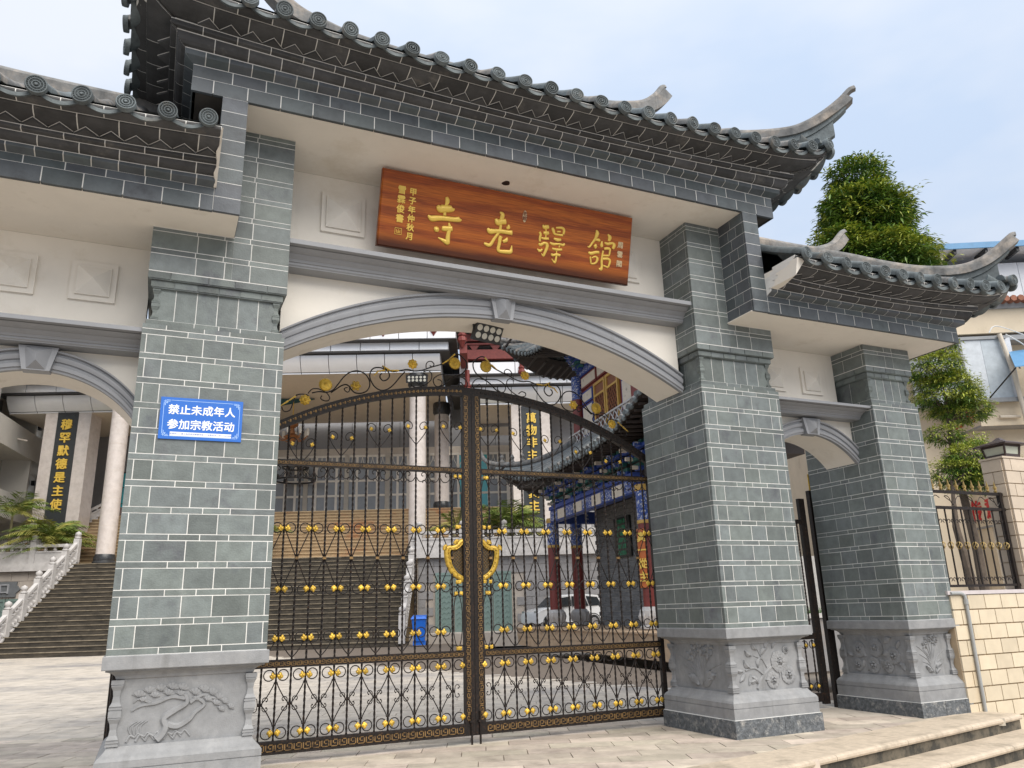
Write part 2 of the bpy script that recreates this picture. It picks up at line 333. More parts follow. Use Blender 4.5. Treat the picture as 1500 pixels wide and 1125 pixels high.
def carve_peony(R,w,h):
    R.rose(.18*w,.65*h,.13*w,2); R.rose(.5*w,.72*h,.15*w,3,.3); R.rose(.42*w,.22*h,.13*w,2,.7); R.rose(.82*w,.5*h,.13*w,2,.1); R.rose(.12*w,.2*h,.1*w,2,.1); R.rose(.7*w,.2*h,.1*w,2,.5)
    for x,y,l,a in [(.3,.45,.16,2.0),(.62,.5,.16,.2),(.35,.9,.14,2.0),(.68,.85,.16,.5),(.9,.3,.14,-.8),(.25,.35,.15,4.0),(.56,.4,.15,-1.2),(.05,.45,.12,2.6),(.3,.05,.14,.4),(.9,.72,.12,1.0)]: R.leaf(x*w,y*h,l*w,a,.55)
def pillar(x0, w, ztop_split, label, fl_vis, carv_f, carv_l, rough_h=.165, right_vis=False):
    """fl_vis: is the left face in view. ztop_split: list of (x0,x1,ztop) pieces of the shaft above the capital."""
    x1=x0+w; y0,y1=0.,DP
    T=thing('brick_pillar', label, 'pillar', ((x0+x1)/2, DP/2, 0), 0, 'brick pillars of the gateway')
    # core (mortar seen in the joints)
    c=M(); c.box(x0+.0012,x1-.0012,y0+.0012,y1-.0012,1.0,3.53); c.box(x0+.0615,x1-.0615,y0+.0615,y1-.0615,3.5,3.90); c.box(x0+.0215,x1-.0215,y0+.0215,y1-.0215,3.53,3.577)
    zt=max(z for _,_,z in ztop_split)
    c.box(x0+.0012,x1-.0012,y0+.0012,y1-.0012,3.992,zt); c.build('mortar_core', GROUT, T)
    hid=M()
    rows=courses(1.010,3.492)
    for z0,z1,thin in rows:
        fp = FRONT_T if thin else FRONT
        if w<.9: fp = [0,.46,.63,1] if thin else [0,.03,.25,.68,.94,1]
        brick_row(T,x0,x1,y0,y1,z0,z1,[p if p in(0,1) else p+rnd.uniform(-.006,.006) for p in fp],'f',thin)
        sp = SIDE_T if thin else SIDE
        if fl_vis: brick_row(T,x0,x1,y0,y1,z0,z1,sp,'l',thin)
        else: stuff_rows(hid,x0,x1,y0,y1,z0,z1,sp,'l',thin)
        stuff_rows(hid,x0,x1,y0,y1,z0,z1,sp,'r',thin); stuff_rows(hid,x0,x1,y0,y1,z0,z1,fp,'b',thin)
    # stepped courses under the capital
    for z0,z1,i,p in ((3.492,3.535,0,[0,.16,.42,.6,.86,1]),(3.535,3.578,.02,[0,.34,.52,.68,1])):
        brick_row(T,x0+i,x1-i,y0+i,y1-i,z0,z1,p,'f',True)
        (brick_row(T,x0+i,x1-i,y0+i,y1-i,z0,z1,SIDE_T,'l',True) if fl_vis else stuff_rows(hid,x0+i,x1-i,y0+i,y1-i,z0,z1,SIDE_T,'l',True))
        stuff_rows(hid,x0+i,x1-i,y0+i,y1-i,z0,z1,SIDE_T,'r',True)
    # upright slabs of the frieze
    i=.06; n=6 if w>.9 else 5
    pat=[k/n for k in range(n+1)]
    for a,b in zip(pat,pat[1:]): brick('frieze_slab',T,SLATE,x0+i+(w-2*i)*a+.003,x0+i+(w-2*i)*b-.003,y0+i,y0+i+.03,3.578,3.862)
    for a,b in zip([0,.25,.5,.75],[.25,.5,.75,1]):
        ww=(y1-y0-2*i); brick('frieze_slab',T,SLATE,x0+i,x0+i+.03,y0+i+.0305+(ww-.03)*a,y0+i+.03+(ww-.03)*b-.004,3.578,3.862)
        hid.box(x1-i-.03,x1-i,y0+i+.0305+(ww-.03)*a,y0+i+.03+(ww-.03)*b-.004,3.578,3.862)
    # little turned corner posts of the frieze
    def post(name,cx,cy,z0,z1,r,matr,nseg=2):
        q=M(); h=(z1-z0)/nseg
        R=[]
        for k in range(nseg):
            zz=z0+k*h
            for f,s in ((0,1),(.06,1),(.061,.9),(.1,.9),(.101,1),(.16,1),(.161,.85),(.2,.95),(.32,.62),(.5,.5),(.68,.62),(.82,.95),(.86,.85),(.861,1)): R.append((r*s,zz+f*h))
        R.append((r,z1))
        q.lathe([(a*1.414,b) for a,b in R],4,(cx,cy,0),a0=PI/4); return q.build(name,matr,T)
    for cx in (x0+.075,x1-.075): post('corner_baluster',cx,y0+.075,3.58,3.86,.03,SLATE)
    # ledge
    for z0,z1,i in ((3.865,3.925,.028),(3.930,3.994,0)):
        brick_row(T,x0+i,x1-i,y0+i,y1-i,z0,z1,[0,.17,.34,.5,.66,.83,1] if i else [0,.155,.42,.61,.85,1],'f',True)
        (brick_row(T,x0+i,x1-i,y0+i,y1-i,z0,z1,SIDE_T,'l',True) if fl_vis else stuff_rows(hid,x0+i,x1-i,y0+i,y1-i,z0,z1,SIDE_T,'l',True))
        stuff_rows(hid,x0+i,x1-i,y0+i,y1-i,z0,z1,SIDE_T,'r',True)
    lc=M(); lc.box(x0+.035,x1-.035,y0+.035,y1-.035,3.86,3.93); lc.box(x0+.008,x1-.008,y0+.008,y1-.008,3.926,3.99); lc.build('ledge_core',SLATE,T)
    # shaft above the capital
    for xa,xb,zt_ in ztop_split:
        for z0,z1,thin in courses(3.997,zt_,False):
            pat = (FRONT_T if thin else UPPER) if w>.9 else ([0,.3,.62,1] if thin else [0,.45,.62,1])
            q=[max(xa,min(xb,x0+w*p)) for p in pat]; q=sorted(set(q)); pp=[(v-xa)/(xb-xa) for v in q]
            brick_row(T,xa,xb,y0,y1,z0,z1,pp,'f',thin)
            if xa==x0:
                if fl_vis: brick_row(T,xa,xb,y0,y1,z0,z1,SIDE_T if thin else SIDE,'l',thin)
                else: stuff_rows(hid,xa,xb,y0,y1,z0,z1,SIDE_T if thin else SIDE,'l',thin)
            if xb==x1: stuff_rows(hid,xa,xb,y0,y1,z0,z1,SIDE_T if thin else SIDE,'r',thin)
    hid.build('hidden_face_bricks',SLATE,T,kind='stuff')
    # ---- carved stone base
    b=M(); rg=lambda o,z: sq_ring(x0,x1,y0,y1,o,z)
    b2=M().rings([rg(.002,rough_h+.002),rg(.002,.262),rg(-.004,.264),rg(-.004,.268),rg(.002,.270),rg(.002,.315)],caps=True); b2.build('plinth_course',STONE,T)
    rr=M(); n=2
    jl=[0,.55,1] if w>.9 else [0,.45,.85,1]
    for a,bb in zip(jl,jl[1:]): rr.box(x0-.02+(w+.04)*a+.003,x0-.02+(w+.04)*bb-.003,y0-.02,y0+.2,-.02,rough_h)
    for a,bb in ((0,.36),(.36,.72),(.72,1)): rr.box(x0-.02,x0+.25,y0+.203+(DP-.183)*a,y0+.2+(DP-.183)*bb-.003,-.02,rough_h-.003)
    rr.box(x0+.26,x1+.02,y0+.21,y1+.02,-.02,rough_h-.003)
    rr.build('rough_footing',ROUGH,T)
    M().box(x0-.01,x1+.01,y0-.01,y1+.01,0,rough_h+.004).build('footing_mortar',GROUT,T)
    cove=[(.0,.3155),(-.012,.335),(-.035,.355),(-.055,.38),(-.065,.403)]
    M().rings([rg(o,z) for o,z in cove],caps=True).build('cove_moulding',STONE,T)
    M().rings([rg(-.09,.40),rg(-.09,.846)],caps=True).build('carved_die',STONE,T)
    top=[(-.09,.842),(-.078,.85),(-.072,.868),(-.055,.885),(-.03,.896),(-.008,.902),(-.008,.912)]
    M().rings([rg(o,z) for o,z in top],caps=True).build('bed_moulding',STONE,T)
    M().rings([rg(.015,.913),rg(.018,.918),rg(.018,1.003),rg(.013,1.009)],caps=True).build('cap_slab',STONE,T)
    for cx in (x0+.055+.04,x1-.055-.04): post('corner_baluster',cx,y0+.095,.405,.842,.042,STONE)
    post('corner_baluster',x0+.095,y1-.095,.405,.842,.042,STONE)
    R=Relief((x0+.17,y0+.09,.425),(1,0,0),(0,-1,0)); carv_f(R,w-.34,.39); R.m.build('front_carving',STONE,T,smooth=50)
    R=Relief((x0+.09,y1-.2,.425),(0,-1,0),(-1,0,0)); carv_l(R,DP-.4,.39); R.m.build('side_carving',STONE,T,smooth=50)
    return T
LEGX0, LEGX1 = 5.922, 6.125                 # right leg of the portal; mirrored on the left
LLX0, LLX1 = .434, .638
pillar(0, W1, [(0,LLX1-.001,ZSL-.004),(LLX1,W1,ZM-.004)], 'left brick pillar with the blue notice screwed to its front', False, carve_pine, carve_orchid)
pillar(XR, WR, [(XR,LEGX0,ZM-.004),(LEGX0+.001,XR+WR,ZSR-.004)], 'middle brick pillar between the main gate and the right side opening', True, carve_rose, carve_orchid)
pillar(XO, W2, [(XO,XO+W2,ZSR-.004)], 'narrow outer brick pillar next to the cream tiled wall', True, carve_orchid, carve_peony, .15)
# ---------------------------------------------------------------- brick entablatures, brackets and tiled roofs
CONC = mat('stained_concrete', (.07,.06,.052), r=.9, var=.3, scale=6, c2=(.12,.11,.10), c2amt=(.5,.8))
def roof(label, xL, xR, zb, freeL, freeR, xc, hx, dz, legs, endR=0, endL=0, group=None):
    """tiled roof on a corbelled brick entablature: beam xL..xR, underside at zb; freeL/freeR hipped ends"""
    T=thing('tiled_gate_roof', label, 'roof', ((xL+xR)/2, YC, zb), 0, group)
    EO=.50; HY=YC-YF; D=HY+EO
    def LF(f): f=min(1.15,abs(f)); return .14*f*f+.12*max(0,(f-.8)/.2)**2
    def lift(side,a):
        if side in 'fb': return LF((a-xc)/(hx+EO))
        return LF((a-YC)/(HY+EO))
    def wgt(z): return max(0,min(1,(z-.25)/.12)) if z<.42 else 1.0
    def P(side,a,o,z,lf=None):
        """a along, o outward, z above zb at mid-span"""
        f=(a-xc)/(hx+EO) if side in 'fb' else (a-YC)/(HY+EO); f=min(1.15,abs(f))
        l=.14*f*f*max(0,min(1,(z-.25)/.12))+.12*max(0,(f-.8)/.2)**2*max(0,min(1,(z-.40)/.09))
        zz = zb+(dz if z>.2002 else 0)+z+l
        return {'f':(a,YF-o,zz),'b':(a,YB+o,zz),'l':(xL-o,a,zz),'r':(xR+o,a,zz)}[side]
    ends={'f':(xL,xR,freeL,freeR),'b':(xL,xR,freeL,freeR),'l':(YF,YB,True,True),'r':(YF,YB,True,True)}
    sides='f'+('l' if freeL else '')+('r' if freeR else '')+'b'
    hidden=M(); bed=M()
    def course(side,name,poly,lb,off,matr,gap=.004,vis=True):
        a0,a1,m0,m1=ends[side]; cuts=[a0]; x=a0+off
        while x<a1-.05: (cuts.append(x) if x>a0+.04 else None); x+=lb
        cuts.append(a1)
        for i,(u,v) in enumerate(zip(cuts,cuts[1:])):
            mm0=m0 and i==0; mm1=m1 and i==len(cuts)-2
            RR=[]
            for t in ((0,.25,.5,.75,1) if (mm0 or mm1) else (0,.5,1)): RR.append([P(side,(u+(-o if mm0 else gap))*(1-t)+(v+(o if mm1 else -gap))*t,o,z) for o,z in poly])
            if vis: M().rings(RR).build(name,matr,T)
            else: hidden.rings(RR)
    def bedrow(side,poly):
        a0,a1,m0,m1=ends[side]; n=96; R=[]
        for i in range(n+1):
            t=i/n; R.append([P(side,(a0-(o if m0 else 0))*(1-t)+(a1+(o if m1 else 0))*t,o,z) for o,z in poly])
        bed.rings(R)
    # beam box and the white ceiling under it
    q=M(); q.box(xL+.0012,xR-.0012,YF+.0012,YB-.0012,zb+.012,zb+.25); q.build('beam_core',GROUT,T)
    if legs:
        q=M(); q.box(LLX1,LEGX0,YF+.03,YB-.03,zb,zb+.0115); q.build('soffit',PLASTER,T)
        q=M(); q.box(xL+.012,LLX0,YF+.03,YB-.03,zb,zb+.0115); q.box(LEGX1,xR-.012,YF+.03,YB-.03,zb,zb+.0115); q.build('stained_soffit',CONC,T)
        for la,lb_,zlo in legs: M().box(la-.0135 if la>3 else la-.0005,lb_-.004 if la<3 else lb_+.0005,YF+.03,-.004,zlo+.0005,zlo+.0115).build('leg_soffit',PLASTER,T)
    else: M().box(xL+(.012 if freeL else -.0005),xR-(.012 if freeR else -.0005),YF+.03,YB-.03,zb,zb+.0115).build('soffit',PLASTER,T)
    C1=[(0,0),(0,.1305),(-.035,.1305),(-.035,0)]; C2=[(0,.1345),(0,.246),(-.03,.246),(-.03,.1345)]
    if dz: C2=[(0,.1345),(0,.199),(-.03,.199),(-.03,.1345)]
    if dz==0: pass
    DEN=[(-.02,.2505),(.004,.2505),(.070,.270),(.073,.274),(.073,.2965),(-.02,.2965)]
    COV=[(-.02,.301),(.078,.301),(.105,.304),(.128,.314),(.142,.330),(.148,.347),(-.02,.347)]
    THN=[(-.02,.3515),(.190,.3515),(.198,.356),(.198,.3765),(-.02,.3765)]
    R5=[(.10,.410),(.20,.4085),(.27,.409),(.33,.415),(.375,.426),(.383,.434),(.383,.445),(.10,.445)]
    R6=[(.15,.4495),(.385,.4495),(.43,.454),(.462,.468),(.466,.478),(.466,.492),(.15,.492)]
    for s in sides:
        vis = s in 'fl'
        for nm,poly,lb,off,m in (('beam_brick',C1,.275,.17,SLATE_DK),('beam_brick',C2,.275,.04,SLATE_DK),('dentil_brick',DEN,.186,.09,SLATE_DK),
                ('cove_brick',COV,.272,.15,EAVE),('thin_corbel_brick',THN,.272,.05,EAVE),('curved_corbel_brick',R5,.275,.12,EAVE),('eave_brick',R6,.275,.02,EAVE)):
            course(s,nm,poly,lb,off,m,vis=vis)
        for poly in (DEN,COV,THN,R5,R6):
            zm=max(z for _,z in poly); om=min(o for o,_ in poly)
            bedrow(s,[(o-.0016 if o>om else o-.02, z+.0045 if z==zm else z+.0016) for o,z in poly])
        for poly,ot in ((DEN,.073),(COV,.148),(THN,.198),(R5,.383),(C2,.0)):
            zm=max(z for _,z in poly); zt=min(zm+.0052,.2) if zm<.2 else zm+.0052; bedrow(s,[(ot-.03,zm-.0004),(ot+.0012,zm-.0004),(ot+.0012,zt),(ot-.03,zt)])
        bedrow(s,[(-.05,.379),(.17,.381),(.17,.410),(-.05,.410)])
        # saw-tooth course: bricks set corner-out
        a0,a1,_,_=ends[s]; k=max(1,round((a1-a0)/.172)); 
        for i in range(k):
            u=a0+(a1-a0)*i/k; v=a0+(a1-a0)*(i+1)/k; mdl=(u+v)/2
            def tri(z,e,ee): return [P(s,u+e,.19,z),P(s,v-e,.19,z),P(s,mdl,.290-ee,z)]
            tooth=[tri(.3835,.004,0),tri(.402,.004,0)]
            (M().rings(tooth).build('sawtooth_brick',EAVE,T) if vis else hidden.rings(tooth))
            bed.rings([tri(.4022,.0005,-.004),tri(.4065,.0005,-.004)])
    bed.build('mortar_bed',GROUT,T)
    if hidden.v: hidden.build('rear_corbel_bricks',EAVE,T,kind='stuff')
    # portal legs beside the raised centre roof
    for (la,lb_,zlo) in legs:
        q=M(); q.box(la+.0012,lb_-.0012,YF+.0012,.0,zlo+.004,zb); q.build('leg_core',GROUT,T)
        z=zlo; k=0
        while z<zb-.01:
            z1=min(z+.134,zb)
            brick('leg_brick',T,SLATE_DK,la,lb_,YF,YF+.03,z+.003,z1-.003)
            cut=[.0,.28,.62,1] if k%2 else [0,.5,1]
            for a,b in zip(cut,cut[1:]):
                y0_=YF+.0305; wd=-.002-y0_
                brick('leg_brick',T,SLATE_DK,la,la+.03,y0_+wd*a+.002,y0_+wd*b-.002,z+.003,z1-.003)
                brick('leg_brick',T,SLATE_DK,lb_-.03,lb_,y0_+wd*a+.002,y0_+wd*b-.002,z+.003,z1-.003)
            z=z1; k+=1
    # ---- tiles
    rise = 1.20 if not legs==[] else .95
    rise += 0
    def roofz(side,a,o,add=0):
        s=(EO-o)/D; l=lift(side,a)*(1-s)**2
        return zb+dz+.50+l+rise*(.8*s+.2*s*s)+add
    def PT(side,a,o,add=0):
        z=roofz(side,a,o,add); return {'f':(a,YF-o,z),'b':(a,YB+o,z),'l':(xL-o,a,z),'r':(xR+o,a,z)}[side]
    base=M()
    for s in sides:
        a0,a1,m0,m1=ends[s]; R=[]; ns=10; na=40
        for j in range(ns+1):
            o=EO-.03-(D-.03)*j/ns
            lo=a0-(o if m0 else 0); hi=a1+(o if m1 else 0)
            if lo>hi: lo=hi=(lo+hi)/2
            R.append([PT(s,lo+(hi-lo)*i/na,o,-.005) for i in range(na+1)])
        vs=[p for r in R for p in r]; n=na+1
        base.add(vs,[(j*n+i,j*n+i+1,(j+1)*n+i+1,(j+1)*n+i) for j in range(ns) for i in range(na)])
    base.build('roof_bed',TILE,T)
    sp=.275
    disc=DISC.get('d')
    if disc is None:
        q=M(); q.lathe([(.0,.0),(.072,.0),(.078,-.008),(.078,-.034),(.06,-.034)],24,ax='y'); 
        q.lathe([(.0,.012),(.010,.012),(.014,.004)],12,ax='y'); q.lathe([(.022,.0),(.025,.006),(.031,.006),(.034,.0)],20,ax='y'); q.lathe([(.044,.0),(.047,.006),(.052,.006),(.055,.0)],24,ax='y'); q.lathe([(.064,.0),(.067,.007),(.074,.007),(.077,-.004)],24,ax='y')
        for i in range(22):
            a=2*PI*i/22; q.ico((.0595*math.cos(a),-.001,.0595*math.sin(a)),.0045)
        for i in range(10):
            a=2*PI*i/10; q.ico((.039*math.cos(a),-.001,.039*math.sin(a)),.0035)
        disc=DISC['d']=q.mesh('tile_disc',TILE,smooth=40)
    def rotz(s): return {'f':0,'b':PI,'l':-PI/2,'r':PI/2}[s]
    for s in sides:
        a0,a1,m0,m1=ends[s]; lo=a0-(EO-.06 if m0 else -.10); hi=a1+(EO-.06 if m1 else -.10)
        k=round((hi-lo)/sp); st=(hi-lo)/k
        aa=[lo+st*i for i in range(k+1)]
        for i,a in enumerate(aa):
            smax=1.0
            if m0: smax=min(smax,(a-(a0-EO))/D)
            if m1: smax=min(smax,((a1+EO)-a)/D)
            smax=max(.10,smax-.05)
            ns=8; ring=[]
            for j in range(ns+1):
                o=EO+.045-(smax*D+.045)*j/ns
                c=Vector(PT(s,a,o,.025)); nn=[]
                for q_ in range(7):
                    t=PI*q_/6-.25+.5*q_/6-.0; dx=.066*math.cos(t); dzz=.066*math.sin(t)
                    v=Vector((dx,0,dzz)) if s in 'fb' else Vector((0,dx,dzz)); nn.append(tuple(c+v))
                ring.append(nn)
            q=M().rings(ring); row=q.build('barrel_tile_row',TILE if rnd.random()<.6 else RIDGE,T,smooth=50)
            dp=place('tile_disc',disc,None,PT(s,a,EO+.055,.030),(0,0,0)); dp.rotation_euler=(.12+rnd.uniform(-.07,.07),rnd.uniform(-3,3),rotz(s)+rnd.uniform(-.05,.05)); dp.scale=(.90+rnd.uniform(-.03,.03),1,.90+rnd.uniform(-.03,.03)); dp.location.z+=rnd.uniform(-.006,.006); adopt(dp,row)
            if i<k:
                b=aa[i+1]; R=[]
                for o in (EO+.0,EO-.12,EO-.36):
                    up=[];dn=[]
                    for q_ in range(9):
                        t=q_/8; x=a+(b-a)*t; sag=-.062*math.sin(PI*t)**.8-.012
                        up.append(PT(s,x,o,.018+sag)); dn.append(PT(s,x,o,-.012+sag-(.012*math.sin(PI*t) if o>EO else 0)))
                    R.append(up+dn[::-1])
                M().rings(R).build('drip_tile',TILE,T,smooth=50)
    return T, PT, D, EO, rise
DISC={}
def ridge_sweep(T, pts, name, wd, h, rr, mat_):
    """stacked ridge: flat band under a half-round cap, along 3D points (top line)"""
    P=[Vector(p) for p in crom(pts,5)]; R=[];R2=[]
    for i,p in enumerate(P):
        t=(P[min(i+1,len(P)-1)]-P[max(i-1,0)]).normalized(); sd=Vector((t.y,-t.x,0))
        sd = sd.normalized() if sd.length>.05 else Vector((0,1,0)); up=sd.cross(t)*-1
        if up.z<0: up=-up
        k=1 - .45*max(0,(i/(len(P)-1)-.7)/.3)
        g=lambda a,b: tuple(p+sd*a*k+up*b)
        R2.append([g(rr*math.cos(PI*q/6+PI*0),rr*math.sin(PI*q/6)*1-.01-rr) for q in range(7)][::1])
        R.append([g(-wd/2,-h-rr),g(wd/2,-h-rr),g(wd/2,-.012-rr),g(-wd/2,-.012-rr)])
    nb=int(len(R)*.86)
    M().rings(R[:nb]).build(name+'_band',mat_,T); M().rings(R2).build(name+'_cap',mat_,T,smooth=50)
def hip(T, corner, sx, sy, prof, infill):
    pts=[(corner[0]+sx*m,corner[1]+sy*m,z) for m,z in prof]
    ridge_sweep(T,pts,'hip_ridge',.15,.10,.062,RIDGE)
    # thin second band and the shaped end block below the upturned tip
    q=M(); P=crom(prof,5); a=[p for p in P if infill[0]<=p[0]<=infill[1]]
    for off,wd,d0,d1,mx in ((0,.05,.14,.24,infill[1]),(0,.035,.2,.42,infill[1]-.1)):
        R=[]
        for m,z in a:
            if m>mx: continue
            c=Vector((corner[0]+sx*m,corner[1]+sy*m,0)); n_=Vector((-sy,sx,0)).normalized()
            R.append([tuple(c+n_*wd+Vector((0,0,z-d0))),tuple(c-n_*wd+Vector((0,0,z-d0))),tuple(c-n_*wd+Vector((0,0,z-d1))),tuple(c+n_*wd+Vector((0,0,z-d1)))])
        if len(R)>1: q.rings(R)
    if q.v: q.build('hip_end_block',TILE,T)
BL, BR = .184, 6.375
main,PTm,Dm,EOm,rs = roof('tall central tiled roof on a brick beam above the main gate', BL, BR, ZM, True, True, 3.28, 3.096, 0.0, [(LLX0,LLX1,ZSL),(LEGX0,LEGX1,ZSR)])
HIPM=[(-1.0145,7.24),(-.925,7.172),(-.635,6.969),(-.356,6.79),(-.083,6.665),(.185,6.60),(.321,6.615),(.46,6.69),(.60,6.81),(.69,6.92),(.745,6.945)]
for cx,cy,sx,sy in ((BR,YF,1,-1),(BL,YF,-1,-1),(BR,YB,1,1),(BL,YB,-1,1)): hip(main,(cx,cy),sx,sy,HIPM,(-.1,.66))
for s in (1,-1):
    f=lambda x:3.28+s*(x-3.28)
    ridge_sweep(main,[(f(3.29),YC,7.28),(f(4.2),YC,7.29),(f(4.82),YC,7.33),(f(5.12),YC,7.39),(f(5.40),YC,7.48),(f(5.60),YC,7.63),(f(5.73),YC,7.79),(f(5.80),YC,7.83)],'main_ridge',.15,.16,.06,RIDGE)
XE, XW = 9.144, -2.59
ls,_,_,_,_ = roof('lower left tiled roof on a brick beam above the left side bay', XW, LLX0-.001, ZSL, True, False, -.74, 1.85, -.05, [], group='low side roofs of the gateway')
rsd,_,_,_,_ = roof('lower right tiled roof on a brick beam above the right side opening', LEGX1+.001, XE, ZSR, False, True, 7.3, 1.844, -.05, [], group='low side roofs of the gateway')
HIPS=[(-1.0145,5.86),(-.776,5.735),(-.444,5.52),(-.174,5.38),(.096,5.315),(.264,5.355),(.383,5.445),(.50,5.57),(.56,5.63),(.60,5.635)]
for T,cx,s,dz in ((rsd,XE,1,0),(ls,XW,-1,ZSL-ZSR)):
    for cy,sy in ((YF,-1),(YB,1)): hip(T,(cx,cy),s,sy,[(m,z+dz) for m,z in HIPS],(-.1,.52))
    x0=LEGX1 if s>0 else LLX0
    ridge_sweep(T,[(x0,YC,5.86+dz),(x0+s*.8,YC,5.85+dz),(cx-s*1.24,YC,5.87+dz),(cx-s*.95,YC,5.93+dz),(cx-s*.75,YC,6.03+dz),(cx-s*.58,YC,6.2+dz),(cx-s*.48,YC,6.26+dz)],'main_ridge',.13,.12,.055,RIDGE)
# ragged mortar where the side roofs meet the legs
q=M(); q.hexa([(LEGX1+.0015,YF-.45,ZSR+.26),(LEGX1+.10,YF-.16,ZSR+.26),(LEGX1+.10,YF+.05,ZSR+.26),(LEGX1+.0015,YF+.05,ZSR+.26),(LEGX1+.0015,YF-.50,ZSR+.44),(LEGX1+.16,YF-.45,ZSR+.46),(LEGX1+.16,YF+.05,ZSR+.46),(LEGX1+.0015,YF+.05,ZSR+.46)])
q.build('mortar_patch',PLASTER,rsd)
q=M(); R=[]
for i in range(9):
    t=i/8; R.append([(LLX0-.012+.01*math.sin(i*2.3),YF-.02-.42*t,ZSL+.20+.27*t),(LLX0+.010,YF-.03-.44*t,ZSL+.20+.27*t),(LLX0+.010,YF+.02,ZSL+.21+.27*t),(LLX0-.012,YF+.02,ZSL+.21+.27*t)])
q.rings(R); q.build('mortar_patch',PLASTER,ls)
# ---------------------------------------------------------------- white walls with arches and grey mouldings
PEEL=mat('peeling_plaster',(.72,.62,.44),r=.95,var=.25,scale=22,c2=(.78,.74,.66),c2amt=(.45,.6),c2scale=12,bump=1.0,bscale=30)
def arch_wall(label, x0, x1, ztop, zc0, zc1, zo_e, zo_a, zi_e, zi_a, bosses, bz, bs, group=None, sofz=None):
    T=thing('arched_wall', label, 'wall', ((x0+x1)/2,.5,3.5), 0, group)
    xm=(x0+x1)/2; h=(x1-x0)/2
    def circ(ze,za):
        r=(h*h+(za-ze)**2)/(2*(za-ze)); return lambda x: za-r+math.sqrt(max(0,r*r-(x-xm)**2))
    fi=circ(zi_e,zi_a); fo=circ(zo_e,zo_a)
    q=M(); q.box(x0+.001,x1-.001,.51,.75,zc0,ztop); q.build('upper_wall',PLASTER,T)
    # spandrel wall with the arched underside
    n=32; R=[]
    for i in range(n+1):
        x=x0+.001+(x1-x0-.002)*i/n; z=fi(x)+.02; R.append([(x,.37,z),(x,.84,z),(x,.84,zc0+.01),(x,.37,zc0+.01)])
    M().rings(R).build('spandrel',PLASTER,T)
    # moulded arch ring
    prof=[(0,.0),(.0,.045),(.12,.050),(.13,.062),(.30,.066),(.42,.044),(.50,.044),(.52,.060),(.66,.070),(.74,.070),(.82,.052),(.90,.05),(.92,.075),(1,.078),(1,.0)]
    for half in (0,1):
        xa,xb=(x0+.002,xm-.1) if not half else (xm+.1,x1-.002)
        R=[]
        for i in range(n+1):
            x=xa+(xb-xa)*i/n; a,b=fi(x),fo(x); R.append([(x,.37-d,a+(b-a)*t) for t,d in prof])
        M().rings(R).build('arch_moulding',PAINT,T,smooth=35)
    # keystone: tapered block with a pyramid face
    za,zb_=fi(xm)-.015,fo(xm)+.01; w0,w1=.10*min(1,h/1.2+.35),.145*min(1,h/1.2+.35)
    k=M(); k.hexa([(xm-w0,.27,za),(xm+w0,.27,za),(xm+w0,.38,za),(xm-w0,.38,za),(xm-w1,.27,zb_),(xm+w1,.27,zb_),(xm+w1,.38,zb_),(xm-w1,.38,zb_)])
    k.build('keystone',PAINT,T)
    i0,i1=w0*.68,w1*.68; za2,zb2=za+.008,zb_-.008
    k=M(); zc_=(za2*.72+zb2*.28); k.add([(xm-i0,.2695,za2),(xm+i0,.2695,za2),(xm+i1,.2695,zb2),(xm-i1,.2695,zb2),(xm,.205,za2*.68+zb2*.32),(xm,.205,za2*.32+zb2*.68)],[(0,1,4),(1,2,5,4),(2,3,5),(3,0,4,5),(0,3,2,1)])
    k.build('keystone_facet',PAINT,T)
    # cornice
    yb,yt=.20,.025
    hh=zc1-zc0
    pr=[(.51,0),(yb+.012,0),(yb+.012,.035*hh),(yb,.10*hh),(yb,.20*hh),(yb-.01,.22*hh),(yb-.018,.34*hh),(yb-.05,.48*hh),(yb-.055,.54*hh),(yb-.075,.56*hh),(yb-.09,.62*hh),(yb-.115,.70*hh),(yb-.12,.735*hh),(yb-.105,.74*hh),(yb-.105,.765*hh),(yt+.006,.765*hh),(yt,.775*hh),(yt,1*hh),(yt+.05,1.02*hh),(.51,1.06*hh)]
    M().rings([[(x0+.001,y,zc0+z) for y,z in pr],[(x1-.001,y,zc0+z) for y,z in pr]]).build('cornice',PAINT,T,smooth=30)
    rp=random.Random(int(x0*100)); N_=int((x1-x0)/.03); top=[zc1+1.0*hh*.06+.02+.07*abs(math.sin(i*.21+x0))*rp.uniform(.5,1)+rp.uniform(0,.025) for i in range(N_+1)]
    for (ia,ib) in ((0,N_),) if h<1.2 else ((0,int(N_*.2)),(int(N_*.86),N_)):
        k=M(); vs=[]
        for i in range(ia,ib+1):
            x=x0+.002+(x1-x0-.004)*i/N_; vs += [(x,.5085+rp.uniform(-.001,.0008),zc1-.002),(x,.5075+rp.uniform(-.001,.001),(zc1+top[i])/2),(x,.5098,top[i])]
        k.add(vs,[(3*i+j,3*i+3+j,3*i+4+j,3*i+1+j) for i in range(ib-ia) for j in (0,1)]); k.build('peeling_plaster',PEEL,T)
    for bx in bosses:
        b=M()
        z0,z1,xa,xb=bz,bz+bs,bx-bs/2,bx+bs/2
        b.box(xa,xb,.485,.515,z0,z1); i=.045
        b.hexa([(xa+i,.466,z0+i),(xb-i,.466,z0+i),(xb-i,.486,z0+i),(xa+i,.486,z0+i),(xa+i,.466,z1-i),(xb-i,.466,z1-i),(xb-i,.486,z1-i),(xa+i,.486,z1-i)])
        i=.052; b.add([(xa+i,.4655,z0+i),(xb-i,.4655,z0+i),(xb-i,.4655,z1-i),(xa+i,.4655,z1-i),(bx,.40,(z0+z1)/2)],[(0,1,4),(1,2,4),(2,3,4),(3,0,4)])
        b.build('pyramid_boss',PLASTER,T)
    return T
